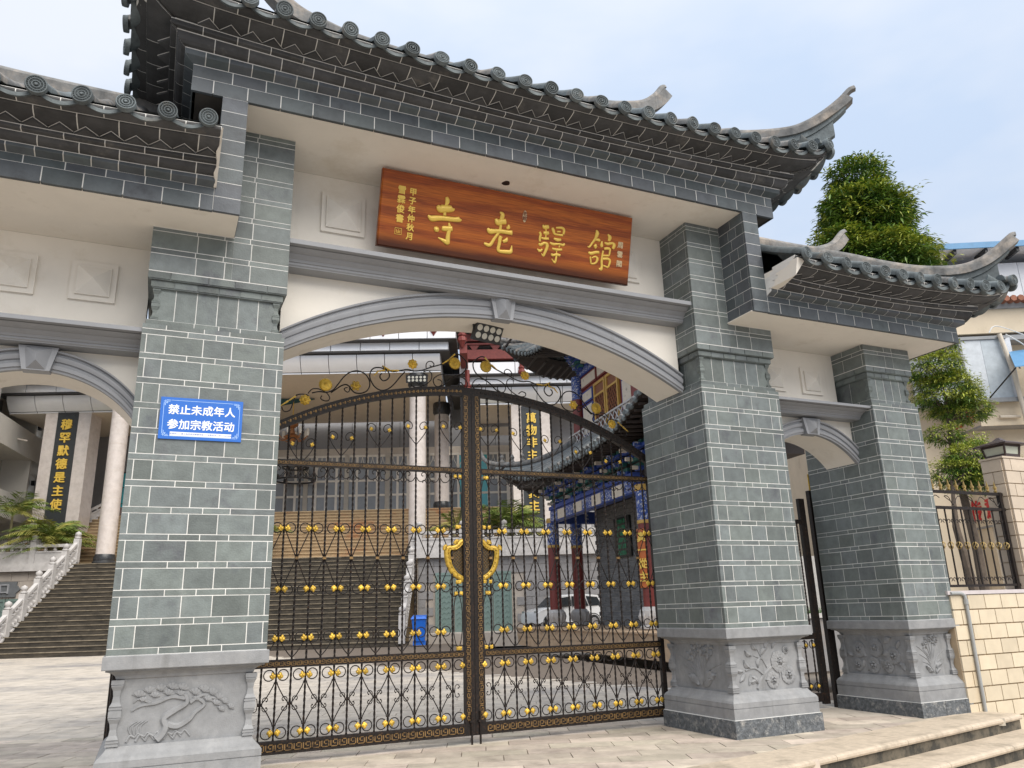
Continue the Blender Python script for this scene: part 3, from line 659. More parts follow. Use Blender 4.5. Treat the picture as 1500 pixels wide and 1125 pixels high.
arch_wall('cream wall with a wide grey arch and cornice behind the wooden name board', W1, XR, ZM-.002, 4.30, 4.49, 3.715, 4.34, 3.515, 4.10, [1.66,4.90], 4.853, .43)
arch_wall('cream wall with a small grey arch left of the pillar with the blue notice', -1.45, -.0, ZSL-.002, 3.35, 3.50, 2.99, 3.33, 2.80, 3.16, [-.43,-1.03], 3.85, .35, 'small arched walls of the side bays')
arch_wall('cream wall with a small grey arch over the right side opening', XR+WR, XO, ZSR-.002, 3.36, 3.49, 3.03, 3.33, 2.83, 3.16, [6.96,7.565], 3.72, .335, 'small arched walls of the side bays')
# ================================================================ WOODEN NAME BOARD
WOOD = bpy.data.materials.new('lacquered_wood'); WOOD.use_nodes=True
def _wood():
    t=WOOD.node_tree; b=t.nodes['Principled BSDF']; lk=t.links.new
    tc=t.nodes.new('ShaderNodeTexCoord'); mp=t.nodes.new('ShaderNodeMapping'); mp.inputs['Scale'].default_value=(.35,3.2,3)
    wv=t.nodes.new('ShaderNodeTexWave'); wv.bands_direction='Y'; wv.inputs['Scale'].default_value=.55; wv.inputs['Distortion'].default_value=9; wv.inputs['Detail'].default_value=6; wv.inputs['Detail Scale'].default_value=1.6; wv.inputs['Detail Roughness'].default_value=.7
    n2=t.nodes.new('ShaderNodeTexNoise'); n2.inputs['Scale'].default_value=6; n2.inputs['Detail'].default_value=8
    mp2=t.nodes.new('ShaderNodeMapping'); mp2.inputs['Scale'].default_value=(.7,14,10)
    cr=t.nodes.new('ShaderNodeValToRGB'); e=cr.color_ramp.elements; e[0].position=.0; e[0].color=(.29,.062,.008,1); e[1].position=.9; e[1].color=(.46,.125,.015,1)
    x=e.new(.35); x.color=(.37,.088,.011,1)
    mx=t.nodes.new('ShaderNodeMix'); mx.data_type='RGBA'; mx.blend_type='MULTIPLY'; mx.inputs[0].default_value=.6
    c3=t.nodes.new('ShaderNodeValToRGB'); c3.color_ramp.elements[0].position=.35; c3.color_ramp.elements[0].color=(.45,.4,.35,1); c3.color_ramp.elements[1].position=.65; c3.color_ramp.elements[1].color=(1.15,1.1,1.05,1)
    lk(tc.outputs['Object'],mp.inputs[0]); lk(mp.outputs[0],wv.inputs[0]); lk(wv.outputs[0],cr.inputs[0]); lk(tc.outputs['Object'],mp2.inputs[0]); lk(mp2.outputs[0],n2.inputs[0]); lk(n2.outputs[0],c3.inputs[0])
    # irregular band, darker towards the lower edge
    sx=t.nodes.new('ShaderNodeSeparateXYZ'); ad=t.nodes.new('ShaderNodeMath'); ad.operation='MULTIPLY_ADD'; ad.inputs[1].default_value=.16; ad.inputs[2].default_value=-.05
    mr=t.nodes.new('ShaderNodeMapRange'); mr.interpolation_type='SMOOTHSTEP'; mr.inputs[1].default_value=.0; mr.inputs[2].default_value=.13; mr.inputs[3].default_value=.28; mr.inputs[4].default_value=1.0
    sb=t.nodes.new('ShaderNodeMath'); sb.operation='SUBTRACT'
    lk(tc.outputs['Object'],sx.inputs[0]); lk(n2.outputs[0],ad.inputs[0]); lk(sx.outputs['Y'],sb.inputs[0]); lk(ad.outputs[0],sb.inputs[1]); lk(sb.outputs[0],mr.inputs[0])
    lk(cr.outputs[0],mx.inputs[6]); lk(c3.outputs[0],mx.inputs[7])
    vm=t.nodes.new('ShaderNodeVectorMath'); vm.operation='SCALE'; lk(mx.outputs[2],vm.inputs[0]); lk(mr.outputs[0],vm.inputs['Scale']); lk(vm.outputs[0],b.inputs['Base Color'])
    b.inputs['Roughness'].default_value=.45; b.inputs['Specular IOR Level'].default_value=.3; b.inputs['Coat Weight'].default_value=.10; b.inputs['Coat Roughness'].default_value=.2
_wood()
board=thing('name_board','lacquered brown wooden name board with four large gilt characters on the cornice','sign board',(1.95,.28,4.69))
board.rotation_euler=(math.radians(90)+math.atan2(.2,.74),0,0)      # local x along the gate, local y up the board, local z out of it
BW,BH=2.86,.767
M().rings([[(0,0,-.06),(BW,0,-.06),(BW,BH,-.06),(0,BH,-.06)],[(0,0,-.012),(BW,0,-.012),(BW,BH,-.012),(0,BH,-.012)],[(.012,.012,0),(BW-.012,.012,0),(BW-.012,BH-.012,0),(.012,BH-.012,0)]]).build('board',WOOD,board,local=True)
GLYPHS=[[[(0.667,0.594,0.013),(0.679,0.557,0.023),(0.671,0.516,0.015),(0.658,0.469,0.015),(0.663,0.403,0.015)],[(0.578,0.491,0.013),(0.609,0.466,0.038),(0.672,0.475,0.035),(0.732,0.485,0.03),(0.74,0.495,0.018)],[(0.49,0.378,0.008),(0.529,0.352,0.028),(0.6,0.367,0.025),(0.68,0.376,0.023),(0.762,0.381,0.023),(0.819,0.392,0.025),(0.828,0.399,0.018)],[(0.643,0.272,0.018),(0.66,0.272,0.025),(0.712,0.278,0.025),(0.752,0.285,0.025)],[(0.713,0.339,0.008),(0.726,0.286,0.018),(0.716,0.228,0.019),(0.713,0.161,0.023),(0.713,0.136,0.023),(0.677,0.149,0.018),(0.611,0.172,0.005)],[(0.563,0.266,0.01),(0.587,0.251,0.028),(0.589,0.226,0.015)]],[[(1.255,0.547,0.006),(1.286,0.525,0.022),(1.281,0.481,0.02),(1.273,0.436,0.015),(1.275,0.382,0.014),(1.259,0.33,0.014),(1.218,0.264,0.014),(1.173,0.186,0.017),(1.126,0.19,0.015),(1.106,0.197,0.006)],[(1.215,0.469,0.012),(1.241,0.436,0.032),(1.284,0.449,0.027),(1.33,0.457,0.027)],[(1.132,0.355,0.011),(1.163,0.328,0.027),(1.229,0.341,0.021),(1.298,0.348,0.021),(1.362,0.35,0.021),(1.409,0.353,0.025)],[(1.364,0.432,0.006),(1.364,0.402,0.019),(1.341,0.396,0.011)],[(1.288,0.297,0.019),(1.279,0.268,0.019),(1.275,0.214,0.017),(1.268,0.158,0.017),(1.287,0.14,0.017),(1.345,0.143,0.019),(1.403,0.15,0.021),(1.415,0.176,0.014),(1.418,0.22,0.004)],[(1.358,0.295,0.006),(1.349,0.264,0.019),(1.313,0.244,0.012)]],[[(1.756,0.498,0.005),(1.776,0.477,0.022),(1.827,0.488,0.018)],[(1.768,0.417,0.011),(1.8,0.415,0.02),(1.832,0.423,0.016)],[(1.749,0.357,0.009),(1.789,0.354,0.012),(1.837,0.362,0.012)],[(1.722,0.416,0.011),(1.738,0.392,0.013),(1.733,0.352,0.012),(1.736,0.314,0.011)],[(1.796,0.461,0.007),(1.799,0.427,0.007),(1.802,0.364,0.007)],[(1.724,0.294,0.009),(1.747,0.281,0.016),(1.788,0.307,0.013),(1.821,0.298,0.017),(1.822,0.259,0.016),(1.802,0.202,0.014),(1.789,0.17,0.01),(1.765,0.191,0.005)],[(1.713,0.234,0.005),(1.742,0.214,0.014),(1.772,0.239,0.008)],[(1.87,0.486,0.011),(1.883,0.461,0.017),(1.903,0.425,0.011),(1.952,0.423,0.01),(2.002,0.426,0.013)],[(1.914,0.493,0.009),(1.984,0.503,0.013),(2.011,0.482,0.014),(2.006,0.437,0.011)],[(1.928,0.453,0.008),(1.971,0.461,0.008)],[(1.896,0.374,0.009),(1.941,0.367,0.017),(1.984,0.374,0.011)],[(1.854,0.323,0.008),(1.896,0.312,0.014),(1.961,0.325,0.01),(2.01,0.321,0.014),(2.031,0.339,0.008)],[(1.973,0.308,0.009),(1.964,0.286,0.006)],[(1.884,0.264,0.009),(1.939,0.26,0.013),(2.004,0.27,0.011)],[(1.888,0.21,0.011),(1.895,0.192,0.013),(1.943,0.207,0.013),(1.987,0.204,0.014)],[(1.939,0.258,0.007),(1.943,0.214,0.007),(1.941,0.169,0.011),(1.929,0.118,0.011),(1.89,0.154,0.004)]],[[(2.404,0.551,0.006),(2.419,0.516,0.022),(2.401,0.457,0.014),(2.366,0.401,0.011),(2.333,0.353,0.01),(2.312,0.357,0.004)],[(2.402,0.442,0.007),(2.442,0.446,0.016),(2.46,0.437,0.009)],[(2.412,0.396,0.009),(2.408,0.372,0.021),(2.413,0.346,0.007)],[(2.326,0.294,0.009),(2.358,0.284,0.017),(2.414,0.305,0.015),(2.459,0.312,0.015)],[(2.353,0.248,0.008),(2.362,0.209,0.01),(2.373,0.175,0.009),(2.424,0.188,0.01),(2.445,0.237,0.014),(2.418,0.258,0.009),(2.374,0.238,0.007)],[(2.551,0.528,0.006),(2.58,0.497,0.022),(2.569,0.454,0.012)],[(2.486,0.441,0.007),(2.484,0.395,0.018),(2.494,0.376,0.012)],[(2.518,0.431,0.008),(2.56,0.422,0.015),(2.617,0.439,0.012),(2.642,0.42,0.019),(2.628,0.377,0.015)],[(2.519,0.36,0.013),(2.564,0.372,0.014),(2.594,0.362,0.012),(2.588,0.294,0.008)],[(2.509,0.338,0.01),(2.502,0.281,0.01),(2.499,0.215,0.013),(2.506,0.165,0.013),(2.497,0.129,0.016),(2.471,0.137,0.005)],[(2.507,0.284,0.009),(2.588,0.294,0.009)],[(2.505,0.246,0.013),(2.574,0.257,0.013),(2.604,0.236,0.013),(2.587,0.165,0.009)],[(2.522,0.175,0.009),(2.587,0.162,0.008)]]]
for g in GLYPHS:
    q=M()
    for st in g:
        P=crom(st,5); q.tube([(a,b,.002) for a,b,c in P],[max(.005,c*1.12) for a,b,c in P],10,squash=(Vector((0,0,1)),.5))
    q.build('gilt_character',GILT,board,smooth=True,local=True)
def vtext(s,x,y,size,step,parent,m,name='small_character',bold=.0022,local=True,depth=.003,z=.003):
    for i,ch in enumerate(s):
        place(name,text_mesh(ch,size,m,depth,bold),parent,(x,y-i*step,z),local=local)
vtext('甲子年仲秋月',.318,.575,.078,.089,board,GILT)
vtext('雪霖俊書',.205,.575,.085,.095,board,GILT)
q=M()
for a,b,c,d in ((.165,.235,.135,.139),(.165,.235,.196,.2),(.165,.169,.135,.2),(.231,.235,.135,.2),(.18,.22,.15,.154),(.18,.22,.165,.169),(.18,.184,.15,.185),(.2,.204,.15,.185),(.216,.22,.15,.185)): q.box(a,b,c,d,0,.005)
q.build('seal_stamp',GILT,board,local=True)
PALEGOLD=mat('pale_gold_seal',(.62,.47,.27),r=.5,var=.3,scale=60)
vtext('周雲閣',2.722,.43,.075,.105,board,PALEGOLD)
q=M(); q.lathe([(.030,0),(.030,.004)],16,(0,0,0)); q.v=[(1.54+x*.8,.55+y*2.1,z) for x,y,z in q.v]; q.build('seal_stamp',PALEGOLD,board,local=True)
SEALRED=mat('dark_seal',(.22,.06,.03),r=.6)
vtext('老館',1.54,.575,.05,.05,board,SEALRED,z=.0065,depth=.002,bold=0)
# ================================================================ BLUE NOTICE
BLUE=mat('blue_enamel',(.0015,.12,.52),r=.45,var=.03,coat=.3); LBLUE=mat('pale_blue_line',(.45,.66,.95),r=.4,var=.02); SIGNW=mat('sign_white',(.85,.87,.9),r=.4,var=.02)
sg=thing('notice_sign','blue enamel notice with two rows of white characters on the left pillar','sign',(.193,-.002,2.598))
sg.rotation_euler=(math.radians(90),math.radians(-.5),0)
SW,SH=.612,.335
q=M(); q.box(0,SW,0,SH,0,.012); q.build('sign_plate',BLUE,sg,local=True)
q=M(); e=.028; w_=.0028
for a,b,c,d in ((e+.05,SW-e-.05,e*.8,e*.8+w_),(e+.05,SW-e-.05,SH-e*.8-w_,SH-e*.8),(e*.8,e*.8+w_,e+.04,SH-e-.04),(SW-e*.8-w_,SW-e*.8,e+.04,SH-e-.04)): q.box(a,b,c,d,.012,.0132)
for cx,cy,sx,sy in ((e*.8,e*.8,1,1),(SW-e*.8,e*.8,-1,1),(e*.8,SH-e*.8,1,-1),(SW-e*.8,SH-e*.8,-1,-1)):
    for a,b,c,d in ((0,.045,.010,.0135),(.010,.0135,0,.045),(.02,.05,.0,.0035),(0,.0035,.02,.05),(.022,.0255,.010,.03),(.010,.03,.022,.0255)):
        xs=sorted((cx+sx*a,cx+sx*b)); ys=sorted((cy+sy*c,cy+sy*d)); q.box(xs[0],xs[1],ys[0],ys[1],.012,.0131)
q.build('border_line',LBLUE,sg,local=True)
for s,y in (('禁止未成年人',.232),('参加宗教活动',.113)):
    for i,ch in enumerate(s): place('white_character',text_mesh(ch,.083,SIGNW,.0006,.0017),sg,(.098+i*.0835,y,.013),local=True)
q=M(); q.box(.082,.535,.027,.058,.012,.0128); q.build('white_strip',SIGNW,sg,local=True)
DKB=mat('strip_print',(.05,.12,.4),r=.5)
place('small_print',text_mesh('监督部门：建水县民族宗教事务局      监督电话：0873-7652498',.0165,DKB,.0003,0),sg,(.308,.0425,.0131),local=True)
# ================================================================ WROUGHT IRON MAIN GATE (two leaves behind the pillars)
GY=1.25; GC=3.278; HALF=2.28
def zarc(dx): r=4.24; return 3.62-r+math.sqrt(r*r-dx*dx)
def twist(h,pitch=.055,w=.0085,n=None):
    n=n or max(6,int(h/pitch*4)); R=[]
    for i in range(n+1):
        a=2*PI*.25*i/(n)*(h/pitch); R.append([(w*1.25*math.cos(a+PI/2*k),w*1.25*math.sin(a+PI/2*k),h*i/n) for k in range(4)])
    return M().rings(R)
BARLOW=twist(.61).mesh('twisted_bar_low',IRON); BARMID=twist(1.79).mesh('twisted_bar_mid',IRON); BARTOP=twist(.7).mesh('twisted_bar_top',IRON)
def gleaf():
    """small gilt three-lobed leaf, base at origin, pointing +z, facing -y"""
    q=M()
    for a,l,wd in ((0,.036,.013),(.75,.026,.012),(-.75,.026,.012)):
        c,s=math.sin(a),math.cos(a); pts=[(c*l*t,-.012-.010*math.sin(PI*t),s*l*t) for t in (0,.3,.6,.9,1.08)]
        q.tube(pts,[.005,wd,wd*1.05,wd*.6,.002],6,squash=(Vector((0,1,0)),.5))
    q.ico((0,-.016,-.002),.010,1.1,.8,1)
    return q.mesh('gilt_leaf',GOLD,smooth=True)
GLEAF=gleaf()
def ringm(r,t=.0055,a0=0,a1=2*PI,n=18):
    return M().tube([(r*math.cos(a0+(a1-a0)*i/n),0,r*math.sin(a0+(a1-a0)*i/n)) for i in range(n+(0 if a1-a0>6.2 else 1))],t,5,closed=a1-a0>6.2)
CIRC=ringm(.047).mesh('scroll_ring',IRON,smooth=True)
def sway(pts,t=.0055,name='scroll_rod',n=5): return M().tube([(x,0,z) for x,z in crom(pts,n)],t,5).mesh(name,IRON,smooth=True)
def spiral(cx,cz,r,a0,turns,dirn=1,n=14):
    return [(cx+r*(1-.62*i/n)*math.cos(a0+dirn*2*PI*turns*i/n),cz+r*(1-.62*i/n)*math.sin(a0+dirn*2*PI*turns*i/n)) for i in range(n+1)]
SP=.1306
# lower panel rods, from a gilt bar (x=0) out to the neighbouring bar at mid height
ROD_LOW=sway([(.012,.185),(.022,.150),(.070,.065),(.108,.015),(.114,0),(.108,-.015),(.070,-.065),(.022,-.150),(.012,-.185)])
VOL=sway([(-.012,-.05),(-.030,-.018),(-.035,0),(-.030,.02),(-.018,.05)]+[],.004)
def volute():
    q=M()
    for s in (1,-1):
        pts=[(-.018*1,.0),(-.022,s*.022)]+spiral(-.052,s*.036,.028,0.25*s,.62,s,10)
        q.tube([(x,0,z) for x,z in crom(pts,3)],.0042,5)
        x,z=pts[-1]; q.ico((x,0,z),.0085)
    q.ico((-.012,-.004,0),.014,1,.8,1.2)
    return q.mesh('volute',IRON,smooth=True)
VOLU=volute()
ROD_X=sway([(.010,.27),(.025,.24),(.085,.10),(.118,.02),(.121,0),(.118,-.02),(.085,-.10),(.025,-.24),(.010,-.27)])
ROD_V=sway([(.012,.155),(.03,.12),(.085,.035),(.128,-.012)])
SCR_TOP=sway([(.0,-.045)]+[(.03,-.095),(.065,-.105),(.1,-.085),(.118,-.045),(.105,-.012),(.08,-.006),(.062,-.025),(.07,-.045),(.082,-.043)],.005)
SCR_LIT=sway([(.012,-.10),(.03,-.075),(.05,-.07),(.06,-.085),(.052,-.098)],.004)
HEART=sway([(0,-.19),(.03,-.155),(.09,-.075),(.125,.0),(.118,.045),(.09,.062),(.055,.045),(.04,.012),(.055,-.022),(.085,-.012),(.09,.01)],.0048)
OVAL=sway([(.0,.28),(.03,.2),(.045,.1),(.048,0),(.045,-.1),(.03,-.2),(.0,-.28)],.0048)
def gate_leaf(side, label):
    """side -1: left leaf, +1: right leaf; x measured from the meeting line outwards"""
    T=thing('iron_gate_leaf',label,'gate',(GC+side*HALF/2,GY,.07),0,'leaves of the iron gate')
    X=lambda d: GC+side*d
    fl=lambda me,d,z,y=GY,mir=1,name=None: place(name or me.name.split('.')[0],me,T,(X(d),y,z),(0,0,0),(side*mir,1,1))
    def bar(name,d0,d1,z0,z1,y0=GY-.025,y1=GY+.025,m=IRON):
        a,b=sorted((X(d0),X(d1))); return M().box(a,b,y0,y1,z0,z1).build(name,m,T)
    zt_o=zarc(HALF)
    bar('meeting_stile',.002,.108,.08,zarc(.06)-.04); bar('outer_stile',HALF-.05,HALF,.08,zt_o-.05)
    bar('bottom_rail',.109,HALF-.051,.08,.19); bar('middle_rail',.109,HALF-.051,.80,.872); bar('upper_rail',.109,HALF-.051,2.664,2.722)
    n=24; R=[]
    for i in range(n+1):
        d=.0+HALF*i/n; z=zarc(d); R.append([(X(d),GY-.026,z-.095),(X(d),GY+.026,z-.095),(X(d),GY+.026,z),(X(d),GY-.026,z)])
    M().rings(R).build('arched_top_rail',IRON,T)
    # raised key pattern on rails and stile
    key=M()
    def keyunit(u0,u1,z0,z1,vert=False):
        L_=u1-u0; H=z1-z0; t=H*.12
        S=[(0,.9,0,.12),(.0,.12,0,1),(0,.62,.88,1),(.5,.62,.38,1),(.25,.62,.38,.5),(.78,.9,0,.9)]
        for a,b,c,d in S:
            if vert:
                xs=sorted((X(z0+H*c),X(z0+H*d))); key.box(xs[0],xs[1],GY-.0285,GY-.025,u0+L_*a,u0+L_*b)
            else:
                xs=sorted((X(u0+L_*a),X(u0+L_*b))); key.box(xs[0],xs[1],GY-.0285,GY-.025,z0+H*c,z0+H*d)
    k=26
    for i in range(k): keyunit(.125+i*.0815,.125+(i+1)*.0815,.105,.165)
    for i in range(40): keyunit(.12+i*.0528,.12+(i+1)*.0528,.818,.855)
    for i in range(44): keyunit(.12+i*.048,.12+(i+1)*.048,2.678,2.708)
    for i in range(48): keyunit(.22+i*.069,.22+(i+1)*.069,.045,.088,True)
    key.build('key_pattern',PATINA,T,kind='stuff')
    dots=M()
    for i in range(44):
        d=.12+i*.0487; z=zarc(d)-.047; dots.ico((X(d),GY-.026,z),.013,1,.5,1.5); dots.ico((X(d+.02),GY-.026,z-.004),.007,1,.5,1.3)
    dots.build('rail_ornament',PATINA if side<0 else IRON,T,kind='stuff')
    d0=.228 if side<0 else .200
    bars=[d0+SP*i for i in range(15 if side<0 else 16)]
    if bars[-1]>HALF-.06: bars=bars[:-1]
    for d in bars:
        place('twisted_bar',BARLOW,T,(X(d),GY,.19)); place('twisted_bar',BARMID,T,(X(d),GY,.872))
        h=zarc(d)-.095-2.722; place('twisted_bar',BARTOP,T,(X(d),GY,2.722),(0,0,0),(1,1,h/.7))
    def goldpair(d,z,up,rings_=True,sc_=1,only=None):
        for s in (1,-1):
            if only and s!=only: continue
            if rings_: fl(CIRC,d+s*.062,z)
            o=place('gilt_leaf',GLEAF,T,(X(d+s*.030),GY-.006,z-.022*up),(0,(0 if up>0 else PI)+side*s*.15*up,0),(1.3*sc_,1,1.3*sc_))
    for i,d in enumerate(bars):
        gilt = i%2==1
        if gilt:
            goldpair(d,.738,1); goldpair(d,.252,-1)
            for s in (1,-1): fl(ROD_LOW,d,.495,mir=s)
            for z,u in ((2.065,1),(1.49,-1),(1.063,1)): goldpair(d,z,u)
            for s in (1,-1): fl(ROD_X,d,1.78,mir=s); fl(ROD_V,d,.9,mir=s)
        else:
            for s in (1,-1): fl(VOLU,d,.495,mir=s)
            q=M(); q.box(X(d)-.016,X(d)+.016,GY-.016,GY+.016,1.768,1.792); q.build('bar_collar',PATINA,T)
    goldpair(bars[0]-SP+.004,.738,1,True,1,1); goldpair(bars[0]-SP+.004,.252,-1,True,1,1)
    # scrolls under the upper rail
    for i,d in enumerate(bars[1:],1):
        if i%2:
            for s in (1,-1): fl(SCR_TOP,d,2.664,mir=s); fl(SCR_LIT,d+SP,2.664-.02,mir=-s)
    # hearts above the upper rail
    for j in range(5):
        i=0+3*j
        if i<len(bars):
            d=bars[i]; zc=[3.165,3.140,3.085,2.975,2.885][j]
            for s in (1,-1): fl(HEART,d,zc,mir=s); place('gilt_leaf',GLEAF,T,(X(d+s*.092),GY-.006,zc-.015),(0,side*s*.3,0))
    # narrow ovals beside the meeting stile
    dm=.168 if side<0 else .155
    for zc in (1.16,2.36):
        for s in (1,-1): fl(OVAL,dm,zc,mir=s)
        for zz,u in ((zc+.285,1),(zc-.285,-1)):
            for s in (1,-1):
                fl(CIRC,dm+s*.034,zz,name='scroll_ring'); place('gilt_leaf',GLEAF,T,(X(dm+s*.02),GY-.01,zz-.01*u),(0,(0 if u<0 else PI)+s*.7,0))
    for zz,u in ((2.07,-1),(1.51,1)):
        for s in (1,-1): fl(CIRC,dm+s*.034,zz+.03*u); place('gilt_leaf',GLEAF,T,(X(dm+s*.022),GY-.01,zz+.02),(0,s*.8,0))
    # half of the gilt lock shield
    half=[(0,1.955),(.10,1.955),(.135,1.935),(.165,1.905),(.205,1.885),(.268,1.88),(.283,1.84),(.272,1.76),(.25,1.69),(.2,1.62),(.13,1.575),(.06,1.55),(0,1.545)]
    P=crom(half,3); q=M()
    q.tube([(X(a),GY+.012,b) for a,b in P],.030,8,squash=(Vector((0,1,0)),.8))
    q.tube([(X(a*.9),GY-.002,1.74+(b-1.74)*.9) for a,b in P],.009,6)
    for i in range(0,len(P),2): a,b=P[i]; q.ico((X(a*.95),GY-.012,1.74+(b-1.74)*.95),.0075)
    for cx,cz,an in ((.17,1.925,.9),(.285,1.875,.5),(.07,1.548,-1.9)):
        for kk in range(5):
            t=an+(kk-2)*.38; q.tube([(X(cx),GY-.004,cz),(X(cx+.045*math.cos(t)),GY-.01,cz+.045*math.sin(t))],[.007,.010],5)
    q.build('shield_frame',GOLD,T,smooth=True)
    plate=M(); ring=[(X(a*.93),1.74+(b-1.74)*.93) for a,b in P]
    plate.rings([[(x,GY+.018,z) for x,z in ring],[(x,GY+.024,z) for x,z in ring]]); plate.build('shield_plate',mat('shield_back',(.05,.038,.02),r=.6),T)
    lat=M()
    for i in range(-9,14):
        for sgn in (1,-1):
            pts=[]
            for kk in range(0,60):
                u=kk/59*.26; z=1.56+i*.034+(u if sgn>0 else .26-u)
                # keep inside the outline
                w_=max(0,.24-max(0,(1.72-z))*1.25) if z<1.72 else .24
                if 1.585<z<1.925 and u<w_-.01: pts.append((X(u+.0),GY+.014,z))
            if len(pts)>1: lat.tube([pts[0],pts[-1]],.0022,4)
    lat.build('shield_mesh',PATINA,T,kind='stuff')
    # crest of scrolls with gilt rosettes
    C_={'a':[(2.02,3.26),(1.96,3.31),(1.89,3.36),(1.86,3.39),(1.8,3.4),(1.76,3.39),(1.74,3.36),(1.75,3.33)],'b':[(2.01,3.25),(1.99,3.21),(1.95,3.21),(1.92,3.24),(1.89,3.35),(1.87,3.39)],
    'c':[(1.76,3.41),(1.72,3.46),(1.67,3.47),(1.63,3.46),(1.6,3.45),(1.56,3.42),(1.54,3.38),(1.56,3.35),(1.6,3.35),(1.63,3.37),(1.62,3.4)],
    'd':[(1.72,3.42),(1.65,3.44),(1.57,3.44),(1.51,3.47),(1.47,3.52),(1.41,3.61),(1.35,3.67),(1.27,3.7),(1.19,3.68),(1.14,3.62),(1.13,3.55),(1.16,3.49),(1.22,3.46),(1.28,3.46),(1.32,3.49),(1.34,3.52),(1.38,3.54),(1.43,3.52),(1.48,3.48),(1.53,3.44)],
    'e':[(1.34,3.52),(1.34,3.48),(1.36,3.46),(1.39,3.48),(1.39,3.5),(1.36,3.51)],
    'f':[(.75,3.74),(.8,3.68),(.86,3.6),(.92,3.54),(1.0,3.51),(1.07,3.54),(1.12,3.61),(1.13,3.68),(1.1,3.74),(1.04,3.76),(.98,3.75),(.93,3.72),(.92,3.67),(.95,3.63),(.99,3.62),(1.02,3.65),(1.02,3.68),(1.0,3.7)],
    'g':[(1.0,3.78),(.95,3.75),(.88,3.73),(.8,3.75),(.72,3.77),(.64,3.76),(.55,3.78),(.46,3.82),(.38,3.85),(.29,3.89),(.24,3.94),(.2,3.99),(.15,4.01),(.09,3.98),(.04,3.92),(.05,3.84),(.1,3.78),(.17,3.74),(.24,3.7),(.3,3.64),(.35,3.61)],
    'h':[(.51,3.81),(.51,3.85),(.49,3.88),(.45,3.89),(.42,3.86),(.44,3.83),(.47,3.84)],'i':[(.54,3.76),(.49,3.78),(.45,3.75),(.45,3.69),(.49,3.64),(.55,3.6),(.62,3.58),(.67,3.59),(.68,3.62),(.67,3.63),(.63,3.64),(.59,3.61)],
    'j':[(.17,3.74),(.25,3.75),(.34,3.75),(.41,3.71),(.43,3.67),(.41,3.62),(.37,3.61),(.33,3.64),(.34,3.68),(.38,3.69)],'k':[(.17,3.74),(.09,3.74),(.04,3.7),(.03,3.65),(.07,3.61),(.12,3.61),(.14,3.65),(.11,3.68),(.08,3.65)]}
    for kk,pts in C_.items(): M().tube([(X(a),GY,b) for a,b in crom(pts,4)],.0075 if kk in 'dfg' else .006,5).build('crest_scroll',IRON,T,smooth=True)
    lf=M()
    for pts in ([(2.02,3.26),(1.95,3.315),(1.88,3.37)],[(1.0,3.785),(.92,3.74),(.82,3.745)],[(1.09,3.66),(1.04,3.72),(.97,3.735)],[(.33,3.87),(.26,3.92),(.18,4.0)]):
        for (a,b),(c,d) in zip(pts,pts[1:]):
            lf.tube([(X(a),GY-.008,b),(X(c),GY-.008,d)],[.004,.011],5)
            for t in (.3,.7): lf.tube([(X(a+(c-a)*t),GY-.008,b+(d-b)*t),(X(a+(c-a)*(t+.25)+.02),GY-.01,b+(d-b)*(t+.25)-.025)],[.007,.002],4)
    lf.build('gilt_acanthus',GOLD,T)
    for j,(a,b,kind) in enumerate([(1.79,3.335,'p'),(1.59,3.515,'d'),(1.28,3.53,'f'),(.67,3.83,'p'),(.185,3.89,'d')]):
        q=M()
        if kind=='d':
            nn=16; R=[]
            for r,h in ((0,.016),(.012,.016),(.016,.008),(.03,.012),(.055,.008),(.068,-.002)): R.append([(X(a)+r*(1+.05*(i%2)*(r>.05))*math.cos(2*PI*i/32),GY-.02-h,b+r*(1+.05*(i%2)*(r>.05))*math.sin(2*PI*i/32)) for i in range(32)])
            q.rings(R)
        else:
            np_=8 if kind=='p' else 6
            for rr,hh,ph in ((.038,0,0),(.022,.012,.4)):
                for i in range(np_):
                    t=2*PI*i/np_+ph; q.ico((X(a)+rr*math.cos(t),GY-.022-hh,b+rr*math.sin(t)),.021,1,.55,1)
            q.ico((X(a),GY-.045,b),.012)
        q.build('gilt_rosette',GOLD,T,smooth=True)
    # drop bolt and hinge plate
    q=M(); q.tube([(X(.045),GY-.035,.0),(X(.045),GY-.035,.30)],.011,8); q.box(min(X(.02),X(.07)),max(X(.02),X(.07)),GY-.05,GY-.0255,.2,.22); q.build('drop_bolt',IRON,T)
    return T
gate_leaf(-1,'left leaf of the tall black wrought iron gate, hung from the notice pillar')
gate_leaf(1,'right leaf of the tall black wrought iron gate, hung from the middle pillar')
# side gates, standing open
def side_gate(label,x,y,ang,h,wd=.72,closed_w=True):
    T=thing('side_gate_leaf',label,'gate',(x,y,0),ang,'side gate leaves')
    q=M(); q.box(0,.055,-.03,.03,.02,h); q.build('hanging_post',IRON,T,local=True)
    q=M(); q.box(wd-.09,wd,-.025,.025,.05,h-.03); q.build('outer_post',IRON,T,local=True)
    for z,hh in ((.08,.1),(.80,.07),(h-.35,.05)):
        q=M(); q.box(.056,wd-.091,-.022,.022,z,z+hh); q.build('rail',IRON,T,local=True)
    nb=5 if wd<1 else 10
    for i in range(nb):
        xx=.056+(wd-.146)*(i+.5)/nb
        place('twisted_bar',BARLOW,T,(xx,0,.185),local=True); place('twisted_bar',BARMID,T,(xx,0,.872),(0,0,0),(1,1,(h-.35-.872)/1.79),local=True)
        for z,u in ((.738,1),(.252,-1)):
            place('scroll_ring',CIRC,T,(xx,0,z),local=True); place('gilt_leaf',GLEAF,T,(xx,-.006,z-.02*u),(0,0 if u>0 else PI,0),local=True)
    return T
